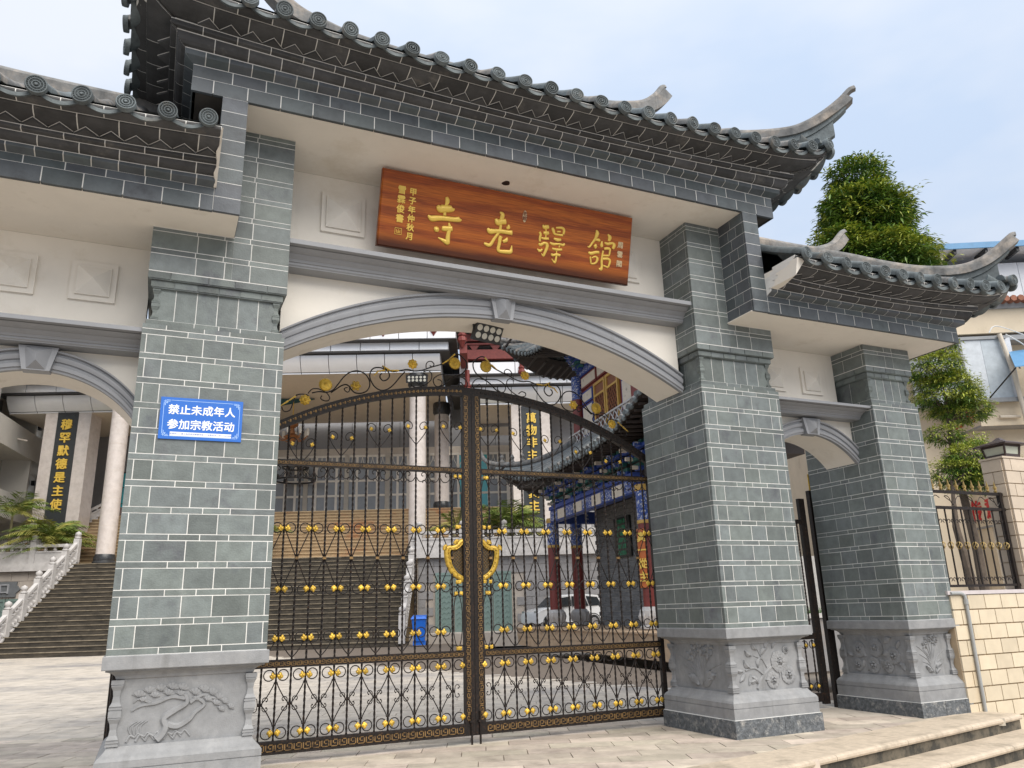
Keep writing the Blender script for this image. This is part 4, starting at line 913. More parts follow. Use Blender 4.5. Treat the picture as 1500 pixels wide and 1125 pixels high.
# ================================================================ GROUND
PAVE=mat('courtyard_paver',(.46,.40,.33),r=.85,var=.2,scale=5,objvar=.22,hue=.015,bump=.3,bscale=35,c2=(.22,.185,.15),c2amt=(.52,.78),c2scale=1.7,pits=((.12,.10,.08),20,.06))
PAVEF=mat('courtyard_far_paving',(.50,.445,.375),r=.85,var=.22,scale=3,c2=(.25,.235,.225),c2amt=(.47,.66),c2scale=.3,bump=.15)
JOINT=mat('paver_joint',(.15,.12,.095),r=.95,var=.3,scale=20)
STEPM=mat('granite_step',(.50,.42,.325),r=.75,var=.15,scale=14,c2=(.24,.205,.155),c2amt=(.5,.75),c2scale=2.5,bump=.25,pits=((.15,.12,.09),18,.06))
RISER=mat('stained_riser',(.20,.17,.125),r=.85,var=.35,scale=9,c2=(.035,.033,.027),c2amt=(.36,.56),c2scale=4.5)
EARTH=mat('street_ground',(.30,.27,.235),r=.9,var=.15,scale=3)
TE=math.atan(.203); ED=Vector((math.cos(TE),math.sin(TE),0)); EN=Vector((-math.sin(TE),math.cos(TE),0)); E0=Vector((4.979,-1.214,0))
def EP(a,b,z): p=E0+ED*a+EN*b; return (p.x,p.y,z)
ground=M().add([(-150,-60,-.46),(150,-60,-.46),(150,200,-.46),(-150,200,-.46)],[(0,1,2,3)]).build('ground',EARTH); tag(ground,kind='structure')
yard=thing('courtyard_paving',kind='structure',loc=(0,5,0))
A0,A1=-14.0,4.1
pl=M(); pl.hexa([EP(A0,.47,-.45),EP(A1,.47,-.45),(16,60,-.45),(-60,60,-.45),EP(A0,.47,-.0125),EP(A1,.47,-.0125),(16,60,-.0125),(-60,60,-.0125)])
pl.build('paving_bed',JOINT,yard)
T22=math.radians(-22); cx22,sx22=math.cos(T22),math.sin(T22)
rows=[]
PU=M().box(-.5,.5,-.5,.5,-.5,.5).mesh('paver',PAVE)
def edge_b(x,y): p=Vector((x,y,0))-E0; return p.dot(EN), p.dot(ED)
near=[]; far=M()
PL_,PW=.60,.262
gapp=.004
random.seed(3)
for j in range(-14,150):
    off=(j*.37)%1*PL_
    for i in range(-60,40):
        u=i*PL_+off; v=j*PW
        x=u*cx22-v*sx22; y=u*sx22+v*cx22            # along (cos22,-sin22) and (sin22,cos22)
        b,a=edge_b(x,y)
        if b<.22 or y>32.5 or a>A1-.3: continue
        d=Vector((x,y))-Vector((.28,-6.5)); dep=d.x*.413+d.y*.911; lat=abs(d.x*.911-d.y*.413)
        if dep<2 or lat>dep*.78+1.2: continue
        near.append((dep,u,v,x,y,j))
near.sort()
k=0
for dep,u,v,x,y,j in near:
    if k<290 and dep<15.2:
        place('paver',PU,yard,(x,y,-.035+rnd.uniform(-.0015,.0015)),(rnd.uniform(-.003,.003),rnd.uniform(-.002,.002),T22),(PL_-gapp*2+rnd.uniform(-.002,.002),PW-gapp*2,.07)); k+=1
    else:
        w_=PL_/2-gapp*1.2; h_=PW/2-gapp*1.2; z=.0+rnd.uniform(-.002,.0005)
        P=[(u+a,v+b) for a,b in ((-w_,-h_),(w_,-h_),(w_,h_),(-w_,h_))]
        P=[(a*cx22-b*sx22,a*sx22+b*cx22) for a,b in P]
        far.hexa([(a,b,-.03) for a,b in P]+[(a,b,z) for a,b in P])
far.build('distant_pavers',PAVEF,yard,kind='stuff')
# edge slabs and the steps down to the street
steps=thing('entrance_steps',kind='structure',loc=(3,-1.3,-.2))
for s,(b0,z0) in enumerate(((0,0),(-.36,-.15),(-.72,-.30))):
    x=A0; i=0
    while x<A1:
        l=1.12+.1*((i*7)%3)
        if x+l>A1: l=A1-x
        if l>.2:
            R=[]
            for t in (.003,l-.003): R.append([EP(x+t,b0+o,z0+z) for o,z in ((.02,-.05),(.004,-.046),(-.003,-.03),(.0,-.012),(.012,-.001),(.03,.0045),(.50 if s==0 else .42,.0045),(.50 if s==0 else .42,-.05))])
            M().rings(R).build('step_slab',STEPM,steps)
            q=M(); q.hexa([EP(x,b0+.03,z0-.16),EP(x+l-.003,b0+.03,z0-.16),EP(x+l-.003,b0+.2,z0-.16),EP(x,b0+.2,z0-.16),EP(x,b0+.03,z0-.05),EP(x+l-.003,b0+.03,z0-.05),EP(x+l-.003,b0+.2,z0-.05),EP(x,b0+.2,z0-.05)])
            q.build('step_riser',RISER,steps)
        x+=l; i+=1
# ================================================================ TEMPLE HALL AND STAIRS (frame: x right, y away from the street, turned 22 degrees)
FR=(CAM.x,CAM.y,0); A22=math.radians(-22)
ALU=mat('aluminium_panel',(.80,.80,.81),r=.3,var=.03,scale=2,metal=.25); ALUJ=mat('panel_joint',(.06,.06,.065),r=.6)
BEIGE=mat('portico_ceiling',(.62,.56,.49),r=.85,var=.04); DKGREY=mat('grey_wall_panel',(.26,.26,.27),r=.5,var=.06); MARB=mat('pale_marble',(.60,.545,.51),r=.5,var=.1,scale=3,c2=(.5,.44,.40),c2amt=(.45,.75),c2scale=4)
BLKST=mat('black_granite',(.035,.037,.04),r=.3,var=.2); COUP=mat('couplet_board',(.035,.04,.043),r=.4,var=.15)
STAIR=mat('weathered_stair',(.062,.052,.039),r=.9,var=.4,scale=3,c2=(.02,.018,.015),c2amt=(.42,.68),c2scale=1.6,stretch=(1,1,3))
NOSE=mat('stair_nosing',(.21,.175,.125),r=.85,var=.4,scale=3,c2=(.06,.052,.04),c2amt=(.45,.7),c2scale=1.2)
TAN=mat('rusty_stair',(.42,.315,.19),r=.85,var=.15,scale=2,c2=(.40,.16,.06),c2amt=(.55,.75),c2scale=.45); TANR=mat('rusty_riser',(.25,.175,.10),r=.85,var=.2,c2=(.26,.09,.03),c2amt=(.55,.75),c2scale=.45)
MARBW=mat('white_marble_rail',(.50,.485,.475),r=.6,var=.12,scale=4,c2=(.38,.36,.35),c2amt=(.5,.75),c2scale=3)
TWALL=mat('terrace_stone',(.42,.375,.33),r=.8,var=.12,scale=2,c2=(.45,.26,.12),c2amt=(.58,.75),c2scale=.9); GREYST=mat('grey_ashlar',(.27,.265,.27),r=.8,var=.1,objvar=.12,c2=(.36,.28,.2),c2amt=(.58,.8),c2scale=1.2)
FRW=mat('cream_frame',(.9,.85,.77),r=.5,var=.04); GLASSD=mat('dark_glass',(.26,.275,.29),r=.2,var=.15,scale=.6,spec=.7); CYAN=mat('cyan_glass',(.08,.55,.62),r=.08,var=.1,scale=1,spec=.7,emit=None)
RED=mat('red_timber',(.17,.028,.022),r=.55,var=.25,scale=8); DARKT=mat('dark_timber',(.03,.022,.02),r=.7,var=.3); GREEN=mat('green_door_paint',(.20,.28,.26),r=.35,var=.08,metal=.2); GREEND=mat('green_dome',(.01,.06,.06),r=.4)
hall=thing('temple_hall','silver fascia prayer hall above the long dark stair seen through the gate','temple',FR,A22)
def fascia(u0,u1,d,z,side_l,side_r,parent,step=1.52,ret=6):
    """tiers of aluminium panels, each further out; with returns at the free ends"""
    T1=[]
    n=8
    for i in range(n+1):
        t=i/n; T1.append((.30-.42*math.sin(PI*.5*t)**1.0, .09+.80*t))       # barrel face bulging out
    tiers=[[(.36,0),(.36,.07),(.40,.07),(.40,0)],[(a,b) for a,b in T1]+[(.35,.89),(.35,.09)],[(-.45,1.0),(-.45,1.42),(-.1,1.42),(-.1,1.0)],[(-.85,1.5),(-.85,2.15),(-.3,2.15),(-.3,1.5)]]
    nm=['fascia_trim','barrel_panel','fascia_panel','fascia_panel']
    ext=[0,.0,.45,.85]
    for poly,name,e in zip(tiers,nm,ext):
        a,b=u0-(e if side_l else 0),u1+(e if side_r else 0); k=max(1,round((b-a)/step))
        for i in range(k):
            x0,x1=a+(b-a)*i/k+.018,a+(b-a)*(i+1)/k-.018
            M().rings([[(x0,d+o,z+h) for o,h in poly],[(x1,d+o,z+h) for o,h in poly]]).build(name,ALU,parent,local=True,smooth=35)
        q=M(); q.box(a+.03,b-.03,d+poly[-1][0]-.02 if name!='fascia_trim' else d+.37,d+ret,z+poly[0][1]+.012,z+poly[-2][1]-.012); q.build('fascia_backing',ALUJ,parent,local=True)
        if side_r: M().box(b-.012,b,d+poly[0][0]+.02,d+ret,z+poly[0][1],z+max(h for _,h in poly)).build('return_panel',ALU,parent,local=True)
        if side_l: M().box(a,a+.012,d+poly[0][0]+.02,d+ret,z+poly[0][1],z+max(h for _,h in poly)).build('return_panel',ALU,parent,local=True)
    q=M(); q.box(u0-.9,u1+.9,d-.9,d+ret,z+1.43,z+1.48); q.box(u0-.5,u1+.5,d-.4,d+ret,z+.93,z+.98); q.build('joint_shadow_strip',ALUJ,parent,local=True)
fascia(-21.4,-2.14,39.6,13.68,True,True,hall)
fascia(-26.3,-20.2,42.6,12.6,True,False,hall); fascia(-1.2,10.5,42.6,12.6,False,True,hall)
q=M(); q.box(-21.4,-2.14,40.0,51,13.67,13.72); q.build('portico_ceiling',BEIGE,hall,local=True)
q=M(); q.box(-26.3,-20.2,43,51,12.58,12.62); q.box(-1.2,10.5,43,51,12.58,12.62); q.build('portico_ceiling',BEIGE,hall,local=True)
# red timber of the roof above
q=M(); q.box(-22.4,-1.2,38.7,39.0,15.86,16.2); q.box(-27.3,-20,41.7,42,14.78,15.1); q.box(-.8,10.9,41.7,42,14.95,15.5); q.box(-1.1,-.7,39,46,14.4,14.9); q.box(-.8,10,41.9,42.1,16.1,16.5); q.build('red_beam',RED,hall,local=True)
def lotus(u,d,z,s=1):
    q=M(); q.lathe([(.09,.9),(.09,.35),(.14,.33),(.14,.27),(.10,.25),(.15,.18),(.16,.08),(.11,.02),(.06,-.06),(.02,-.14)],8,(u,d,z)); q.v=[(u+(x-u)*s,d+(y-d)*s,z+(w_-z)*s) for x,y,w_ in q.v]; q.build('hanging_post',RED,hall,local=True)
for u,z in ((-5.1,15.45),(-2.45,15.45),(-26.8,14.25),(-19.4,14.1),(-12.3,15.5),(-16,15.5)): lotus(u,38.75,z,1.1)
lotus(-.95,38.9,14.9,1.6); lotus(-.75,41.6,12.9,1.5); lotus(2.3,41.7,14.0,1.3); lotus(6.0,41.7,14.0,1.3)
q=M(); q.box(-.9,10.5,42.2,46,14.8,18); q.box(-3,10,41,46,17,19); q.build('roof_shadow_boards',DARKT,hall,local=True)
for k in range(14): M().box(-.6+k*.75,-.35+k*.75,40.6,42.2,16.5-.0,16.66).build('rafter',RED,hall,local=True)
q=M(); q.box(-.8,10.2,41.85,42.0,15.85,15.95)
for k in range(9):
    u=-.4+k*1.2; q.hexa([(u,41.9,15.5),(u+.12,41.9,15.5),(u+.12,42,15.5),(u,42,15.5),(u-.25,41.9,15.85),(u+.37,41.9,15.85),(u+.37,42,15.85),(u-.25,42,15.85)])
q.build('bracket_frieze',RED,hall,local=True)
# columns
def column(u,d,r,z0,z1,led=False):
    c=M().lathe([(r,z0+.5),(r*.98,z1-.75)],24,(u,d,0)).build('column',MARB,hall,local=True,smooth=50)
    M().lathe([(r*1.28,z0),(r*1.28,z0+.12),(r*1.15,z0+.18),(r*1.2,z0+.3),(r*1.05,z0+.5)],24,(u,d,0)).build('column_base',BLKST,hall,local=True,smooth=40)
    M().lathe([(r*1.04,z1-.76),(r*1.2,z1-.62),(r*1.2,z1-.1),(r*1.1,z1)],24,(u,d,0)).build('column_capital',BLKST,hall,local=True,smooth=40)
    for k in range(1,6): M().lathe([(r+.004,z0+.5+k*1.4),(r+.004,z0+.515+k*1.4)],24,(u,d,0)).build('column_joint',BEIGE,hall,local=True)
column(-3.40,40.4,.44,4.05,13.67); column(-18.95,40.4,.44,4.05,13.67); column(-2.45,46.5,.44,7.1,13.67); column(-13.5,47,.4,7.1,13.67)
# couplet pillars
def couplet(u,d,chars,zt,step,z0,wd=2.2):
    q=M(); q.box(u-wd/2,u+wd/2,d,d+1.2,z0,12.58); q.build('couplet_pillar',MARB,hall,local=True)
    b=M().box(u-.56,u+.56,d-.05,d-.002,z0+.6,zt+.75).build('couplet_board',COUP,hall,local=True)
    M().box(u-.56,u+.56,d-.06,d-.001,zt+.55,zt+.75).build('board_cap',BLKST,hall,local=True)
    for k in range(1,7): M().box(u-wd/2-.004,u+wd/2+.004,d-.004,d+1.2,z0+k*1.25,z0+k*1.25+.012).build('pillar_joint',BEIGE,hall,local=True)
    for i,ch in enumerate(chars): place('gilt_character',text_mesh(ch,.62,GILT,.03,.014),hall,(u,d-.08,zt-i*step),(PI/2,0,0),local=True)
couplet(-23.05,43,'穆罕默德是主使',11.88,.74,4.05,2.5); couplet(2.82,43,'萬物非主唯有真主',11.72,.71,4.05,2.25)
# back walls, doors
q=M(); q.box(-22,2.5,51.3,51.6,11.95,14.5); q.box(1.7,4.1,45.6,46,4.05,12.6); q.box(-1.9,1.8,47.5,47.7,12.4,15); q.box(-27,-21.9,49,49.3,4.05,12.6); q.box(3.8,11,45.5,45.8,4.05,12.6); q.build('upper_wall',DKGREY,hall,local=True)
for k in range(15): M().box(-21.5+k*1.6,-21.48+k*1.6,51.28,51.3,11.95,13.7).build('wall_joint',BLKST,hall,local=True)
M().box(-22,2,51.2,51.29,11.45,11.95).build('door_lintel',BEIGE,hall,local=True)
for k in range(5): M().box(4.2+k*1.5,4.22+k*1.5,45.48,45.5,4.05,12.6).build('wall_joint',BLKST,hall,local=True)
for zz in (6.2,8.3,10.4): M().box(3.8,11,45.48,45.5,zz,zz+.02).build('wall_joint',BLKST,hall,local=True)
for b in range(7):
    u0=-16.9+b*2.66
    fr=M(); z0,z1=7.1,11.45
    for i in range(5):
        x=u0+i*.665; w_=.15 if i%4 else .30; fr.box(x-w_/2,x+w_/2,51.05,51.2,z0,z1)
    for z in (z0,8.72,9.69,11.33): fr.box(u0,u0+2.66,51.07,51.19,z,z+.14)
    f=fr.build('door_frame',FRW,hall,local=True)
    for i in range(4):
        x=u0+i*.665
        m=CYAN if b==6 and i in (0,1) or (b==5 and i==3) else GLASSD
        for za,zb in ((7.18,8.75),(8.83,9.72),(9.8,11.4)): place('door_pane',M().box(x+.05,x+.615,51.11,51.13,za,zb).mesh('door_pane',m),f,local=True)
        # pointed-arch tracery in the fanlight
        for s in (1,-1):
            pts=[(x+.3325+s*.28,51.1,10.45),(x+.3325+s*.2,51.1,10.75),(x+.3325+s*.07,51.1,11.0),(x+.3325,51.1,11.35)]; place('arch_tracery',M().tube(crom(pts,3),.018,4).mesh('arch_tracery',FRW),f,local=True)
# left side entrance behind the couplet pillar
q=M(); q.box(-23.2,-21.95,48.7,48.95,7.1,11.0); q.build('side_door_surround',DKGREY,hall,local=True)
q=M(); q.box(-22.75,-21.6,48.4,48.6,7.1,10.2); f=q.build('side_door_frame',BLKST,hall,local=True)
for a,b,c,d in ((-22.7,-22.15,7.15,8.2),(-22.1,-21.7,7.15,8.2),(-22.7,-22.15,8.25,9.2),(-22.1,-21.7,8.25,9.2),(-22.7,-21.7,9.25,10.1)): place('side_door_pane',M().box(a,b,48.37,48.39,c,d).mesh('p',CYAN),f,local=True)
M().lathe([(.01,0),(1.2,.15),(2.2,.5),(2.9,1.0),(3.05,1.1),(3.05,.9),(2.9,.85),(2.1,.35),(1.1,.05),(.01,-.05)],20,(-13.0,46.5,12.5)).build('green_drape',GREEND,hall,local=True,smooth=True) if False else None
R=[]
for i in range(13):
    t=i/12; u=-18+8.2*t; R.append([(u,44.5,13.6),(u,44.5,13.55-.95*math.sin(PI*t)**.8*(.35+.65*(1-t))),(u,44.6,13.55-.95*math.sin(PI*t)**.8*(.35+.65*(1-t))),(u,44.6,13.6)])
M().rings(R).build('green_valance',GREEND,hall,local=True,smooth=40)
# ---- stairs
st=thing('staircase',kind='structure',loc=FR,rotz=A22)
NL=20; rise=4.05/NL
for k in range(NL):
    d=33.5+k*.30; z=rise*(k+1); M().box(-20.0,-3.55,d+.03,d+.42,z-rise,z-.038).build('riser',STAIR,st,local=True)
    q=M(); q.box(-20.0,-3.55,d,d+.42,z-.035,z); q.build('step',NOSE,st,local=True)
M().box(-20,-3.55,33.6,39.5,-.4,.0).build('stair_base',STAIR,st,local=True)
for k in range(15):
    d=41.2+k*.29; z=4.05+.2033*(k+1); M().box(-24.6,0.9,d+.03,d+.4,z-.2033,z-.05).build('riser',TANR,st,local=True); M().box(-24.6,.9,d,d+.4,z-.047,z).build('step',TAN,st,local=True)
terr=thing('terrace',kind='structure',loc=FR,rotz=A22)
M().box(-3.2,11,38.3,52,.0,4.04).build('terrace_block',TWALL,terr,local=True); M().box(-34,-20.0,39.8,52,0,4.04).build('terrace_block',TWALL,terr,local=True)
M().box(-20,-3.2,39.5,52,0,4.045).build('terrace_landing',TAN,terr,local=True); M().box(-26,2,45.55,52,4.05,7.095).build('hall_floor',TAN,terr,local=True)
M().box(-3.3,9,35.4,38.3,-.2,.38).build('terrace_ledge',TWALL,terr,local=True)
M().box(-3.3,11,38.0,38.3,3.80,4.05).build('terrace_coping',MARBW,terr,local=True); M().box(-34,-19.7,39.45,39.8,3.78,4.05).build('terrace_coping',MARBW,terr,local=True)
AU=M().box(-.5,.5,-.5,.5,-.5,.5).mesh('ashlar',GREYST); AU2=M().box(-.5,.5,-.5,.5,-.5,.5).mesh('ashlar',TWALL)
def ashlar(u0,u1,z0,z1,d,me,holes=(),bw=.72,bh=.36):
    rows=max(1,round((z1-z0)/bh)); h=(z1-z0)/rows
    for r in range(rows):
        x=u0-(bw/2 if r%2 else 0)
        while x<u1-.02:
            a,b=max(x,u0),min(x+bw,u1); zc=z0+(r+.5)*h; x+=bw
            if b-a<.05: continue
            if any(a<hb and b>ha and zc>hz0 and zc<hz1 for ha,hb,hz0,hz1 in holes):
                continue
            place('ashlar_stone',me,terr,((a+b)/2,d,zc),(0,0,0),(b-a-.018,.06,h-.018),local=True)
ashlar(-3.15,5.5,.38,3.78,38.28,AU,[(-2.4,1.35,0,3.15)]); ashlar(-27,-20.1,.0,3.75,39.78,AU2,[(-24.6,-21.6,0,2.55)],.8,.4)
# green glazed doors under the terrace
def green_door(label,u0,u1,z0,z1,d,fanned=False):
    T=thing('green_door',label,'door',FR,A22,'green doors under the terrace')
    n=4; w_=(u1-u0)/n
    for i in range(n):
        a=u0+i*w_; f=M(); f.box(a+.02,a+.10,d-.05,d,z0,z1); f.box(a+w_-.1,a+w_-.02,d-.05,d,z0,z1); f.box(a+.1,a+w_-.1,d-.05,d,z0,z0+.15); f.box(a+.1,a+w_-.1,d-.05,d,z1-.12,z1)
        f.box(a+.1,a+w_-.1,d-.012,d,z0+.15,z1-.12); p=f.build('door_leaf',GREEN,T,local=True)
        s=M()
        for k in range(9):
            zz=z0+.3+(z1-z0-.5)*k/9
            for q_ in range(3):
                aa=a+.12+(w_-.28)*q_/3; s.tube([(aa,d-.03,zz),(aa+.12,d-.03,zz+.12),(aa+.2,d-.03,zz+.05)],.010,4)
        o=s.build('door_scrollwork',GREEN,None,kind='stuff'); adopt(o,p,True)
green_door('green glazed doors with scrolled bars left of the parked white car',-2.36,1.30,.38,3.1,38.26)
green_door('green doors below the left terrace under the dark entrance plaque',-24.5,-21.7,0.0,2.5,39.76)
pq=thing('entrance_plaque','dark plaque with two pale characters above the green door on the left','sign',FR,A22)
R=[[(-23.6+sx*a,39.66,2.95+sz*b) for a,b in ((1.15,0),(.95,.18),(.95,.36),(-.95,.36),(-.95,.18),(-1.15,0),(-.95,-.18),(-.95,-.36),(.95,-.36),(.95,-.18))] for sx,sz in ((1,1),)]
M().rings([[(x-.0,39.66,z) for x,_,z in R[0]],[(x,39.74,z) for x,_,z in R[0]]]).build('plaque_board',mat('plaque_grey',(.13,.14,.15),r=.6),pq,local=True)
for i,ch in enumerate('入口'): place('raised_character',text_mesh(ch,.55,mat('plaque_relief',(.3,.31,.33),r=.6),.03,.01),pq,(-23.95+i*.75,39.63,2.95),(PI/2,0,0),local=True)
# ---- white marble balustrades
def balustrade(label,pts,posts,parent_group,h=1.0,ph=1.45):
    """pts: list of (u,d,z) post feet"""
    T=thing('stone_balustrade',label,'balustrade',FR,A22,parent_group)
    for (u,d,z) in pts:
        M().box(u-.13,u+.13,d-.13,d+.13,z,z+ph-.32).build('newel_post',MARBW,T,local=True)
        M().lathe([(.10,0),(.15,.03),(.15,.07),(.08,.10),(.13,.16),(.15,.22),(.13,.29),(.05,.33),(.02,.36)],10,(u,d,z+ph-.32)).build('post_finial',MARBW,T,local=True,smooth=40)
    for (a,b) in zip(pts,pts[1:]):
        a=Vector(a); b=Vector(b); t=(b-a); hl=Vector((t.x,t.y,0)).normalized(); nn=Vector((-hl.y,hl.x,0)); A=a+hl*.13+Vector((0,0,t.z/t.length*.13)); Bq=b-hl*.13-Vector((0,0,t.z/t.length*.13))
        def slab(name,z0,z1,th):
            q=M(); up=Vector((0,0,1)); q.hexa([tuple(p) for p in (A+up*z0-nn*th,Bq+up*z0-nn*th,Bq+up*z0+nn*th,A+up*z0+nn*th,A+up*z1-nn*th,Bq+up*z1-nn*th,Bq+up*z1+nn*th,A+up*z1+nn*th)]); return q.build(name,MARBW,T,local=True)
        slab('panel',.08,.60,.05); slab('handrail',h-.14,h,.09); slab('panel_rail',.60,.68,.08); slab('base_rail',0,.08,.12)
        q=M()
        for f in (.25,.5,.75):
            c=A.lerp(Bq,f); q.lathe([(.05,.66),(.10,.72),(.05,.78),(.09,.86)],8,tuple(c))
            cc=c+nn*(-.055)+Vector((0,0,.34)); q.ico(tuple(cc),.13,1.0,.25,.8)
        q.build('carved_baluster',MARBW,T,local=True)
lp=[(-19.95,33.55,.1)]
for i in range(1,7): lp.append((-19.95,33.55+i*1.0,.1+i*.675))
balustrade('sloping white marble balustrade up the left side of the stair',lp,None,'marble balustrades of the temple')
balustrade('sloping white marble balustrade up the right side of the stair beside the blue bin',[(-3.42,33.55+i*1.0,.1+i*.675) for i in range(7)],None,'marble balustrades of the temple')
balustrade('level white marble balustrade along the left terrace in front of the palms',[(-20.0-i*2.05,39.62,4.05) for i in range(7)],None,'marble balustrades of the temple')
balustrade('level white marble balustrade along the right terrace above the green doors',[(-3.1+i*2.05,38.15,4.05) for i in range(6)],None,'marble balustrades of the temple')
balustrade('short white marble rail beside the upper flight by the left couplet',[(-24.4+.3*i*3,41.3+i*1.45,4.05+i*1.0) for i in range(4)][::1],None,'marble balustrades of the temple',.95,1.3)
# metal handrail on the upper flight
hr=thing('stair_handrail','grey metal handrail crossing the rusty upper flight','handrail',FR,A22)
q=M()
for off in (0,-1.6):
    q.tube([(-12.6+off,41.3,5.0),(-12.0+off,45.4,8.1)],.03,6); 
    for k in range(13):
        t=k/12; q.tube([(-12.6+off+.6*t,41.3+4.1*t,4.05+3.05*t),(-12.6+off+.6*t,41.3+4.1*t,5.0+3.1*t)],.018,4)
q.build('rail_bars',mat('rail_steel',(.35,.35,.36),r=.35,metal=.8),hr,local=True)
tf=thing('metal_balcony_rail','small pale metal railing with dark chairs at the top of the stair','railing',FR,A22)
q=M(); q.tube([(-14.6,46,8.2),(-12.3,46,8.2)],.03,5); q.tube([(-14.6,46,7.3),(-12.3,46,7.3)],.03,5)
for k in range(16): q.tube([(-14.6+k*.153,46,7.1),(-14.6+k*.153,46,8.2)],.015,4)
q.build('rail_bars',mat('rail_white',(.6,.6,.6),r=.4),tf,local=True)
# ---- things about the temple
def chandelier(u,d,z,s,label):
    T=thing('chandelier',label,'chandelier',FR,A22,'chandeliers of the temple portico')
    q=M(); q.tube([(u,d,z+1.4*s),(u,d,13.6)],.03,5); q.build('chain',GOLD,T,local=True)
    q=M(); q.lathe([(.05,1.4),(.3,1.2),(.35,.9),(.12,.7),(.18,.4),(.5,.2),(.15,0),(.02,-.2)],12,(u,d,z)); 
    for k in range(8):
        a=2*PI*k/8; q.tube(crom([(u,d,z+.3*s),(u+.5*s*math.cos(a),d+.5*s*math.sin(a),z+.0),(u+.9*s*math.cos(a),d+.9*s*math.sin(a),z+.25)],3),.03,4)
    q.build('arms',mat('copper_lamp',(.35,.17,.08),r=.35,metal=.6),T,local=True)
    for k in range(8):
        a=2*PI*k/8; M().lathe([(.07,0),(.10,.15),(.08,.42),(.03,.45)],8,(u+.9*s*math.cos(a),d+.9*s*math.sin(a),z+.27)).build('lamp_shade',mat('shade_glass',(.7,.66,.58),r=.4),T,local=True)
chandelier(-11.0,44.5,11.1,1.0,'copper chandelier with pale shades under the portico ceiling')
chd=thing('iron_chandelier','dark iron chandelier hanging before the glazed doors','chandelier',FR,A22,'chandeliers of the temple portico')
q=M(); q.tube([(-11.9,49.5,10.6),(-11.9,49.5,13.6)],.025,4)
for zz,r in ((9.6,1.25),(10.4,.8)):
    q.tube([(-11.9+r*math.cos(2*PI*i/16),49.5+r*math.sin(2*PI*i/16),zz) for i in range(16)],.06,5,closed=True)
    for k in range(8):
        a=2*PI*k/8; q.lathe([(.06,0),(.09,.12),(.04,.3)],6,(-11.9+r*math.cos(a),49.5+r*math.sin(a),zz)); q.tube([(-11.9+r*math.cos(a),49.5+r*math.sin(a),zz),(-11.9,49.5,10.9)],.02,4)
q.build('frame',BLKST,chd,local=True)
def flood(label,loc,rot,w_,h_,frame):
    T=thing('floodlight',label,'floodlight',loc,0); T.rotation_euler=rot
    M().box(-w_/2,w_/2,-.03,.03,-h_/2,h_/2).build('housing',BLACK,T,local=True)
    lens=mat('lamp_lens',(.55,.54,.48),r=.25)
    for r in range(2):
        for k in range(4 if w_<1 else 5): 
            M().lathe([(.001,.034),(h_*.15,.034),(h_*.17,.03)],12,(-w_*.36+w_*.72*k/(3 if w_<1 else 4),0,-h_*.2+r*h_*.4),ax='y').build('lens',lens,T,local=True)
    q=M(); q.tube([(-w_/2,0,0),(-w_/2-.02,.06,h_*.6),(w_/2+.02,.06,h_*.6),(w_/2,0,0)],.010,5); q.build('bracket',BLACK,T,local=True)
flood('square black floodlight fixed under the main arch',(3.235,.62,4.055),(math.radians(27),0,math.radians(14)),.34,.20,None)
uu=Vector((-3.4,39.75,13.25)); mw=wmat(hall); p=mw@uu
flood('black floodlight mounted on the capital of the front column',tuple(p),(math.radians(14),0,A22),1.15,.42,None)
binT=thing('wheelie_bin','bright blue wheeled bin at the foot of the stair','bin',FR,A22)
BINB=mat('blue_plastic',(.008,.13,.60),r=.4,var=.05)
q=M(); q.hexa([(-2.86,32.7,.20),(-2.44,32.7,.20),(-2.44,33.2,.20),(-2.86,33.2,.20),(-2.94,32.6,1.05),(-2.38,32.6,1.05),(-2.38,33.3,1.05),(-2.94,33.3,1.05)]); q.build('bin_body',BINB,binT,local=True)
q=M(); q.hexa([(-2.98,32.55,1.05),(-2.34,32.55,1.05),(-2.34,33.35,1.05),(-2.98,33.35,1.05),(-2.93,32.62,1.14),(-2.39,32.62,1.14),(-2.39,33.3,1.20),(-2.93,33.3,1.20)]); q.build('bin_lid',BINB,binT,local=True)
for u in (-2.9,-2.4): M().lathe([(.10,-.03),(.10,.03)],10,(u,33.2,.11),ax='x').build('wheel',BLACK,binT,local=True)
M().box(-2.9,-2.4,32.75,33.15,.05,.2).build('bin_foot',BINB,binT,local=True)
desk=thing('wooden_desk','brown wooden desk at the top of the left stair','desk',FR,A22)
q=M(); q.box(-22.9,-21.6,47.2,47.8,7.8,7.88); q.box(-22.85,-22.75,47.2,47.8,7.1,7.8); q.box(-21.75,-21.65,47.2,47.8,7.1,7.8); q.box(-22.8,-21.7,47.2,47.25,7.45,7.8); q.build('desk_frame',mat('desk_wood',(.22,.09,.035),r=.5),desk,local=True)
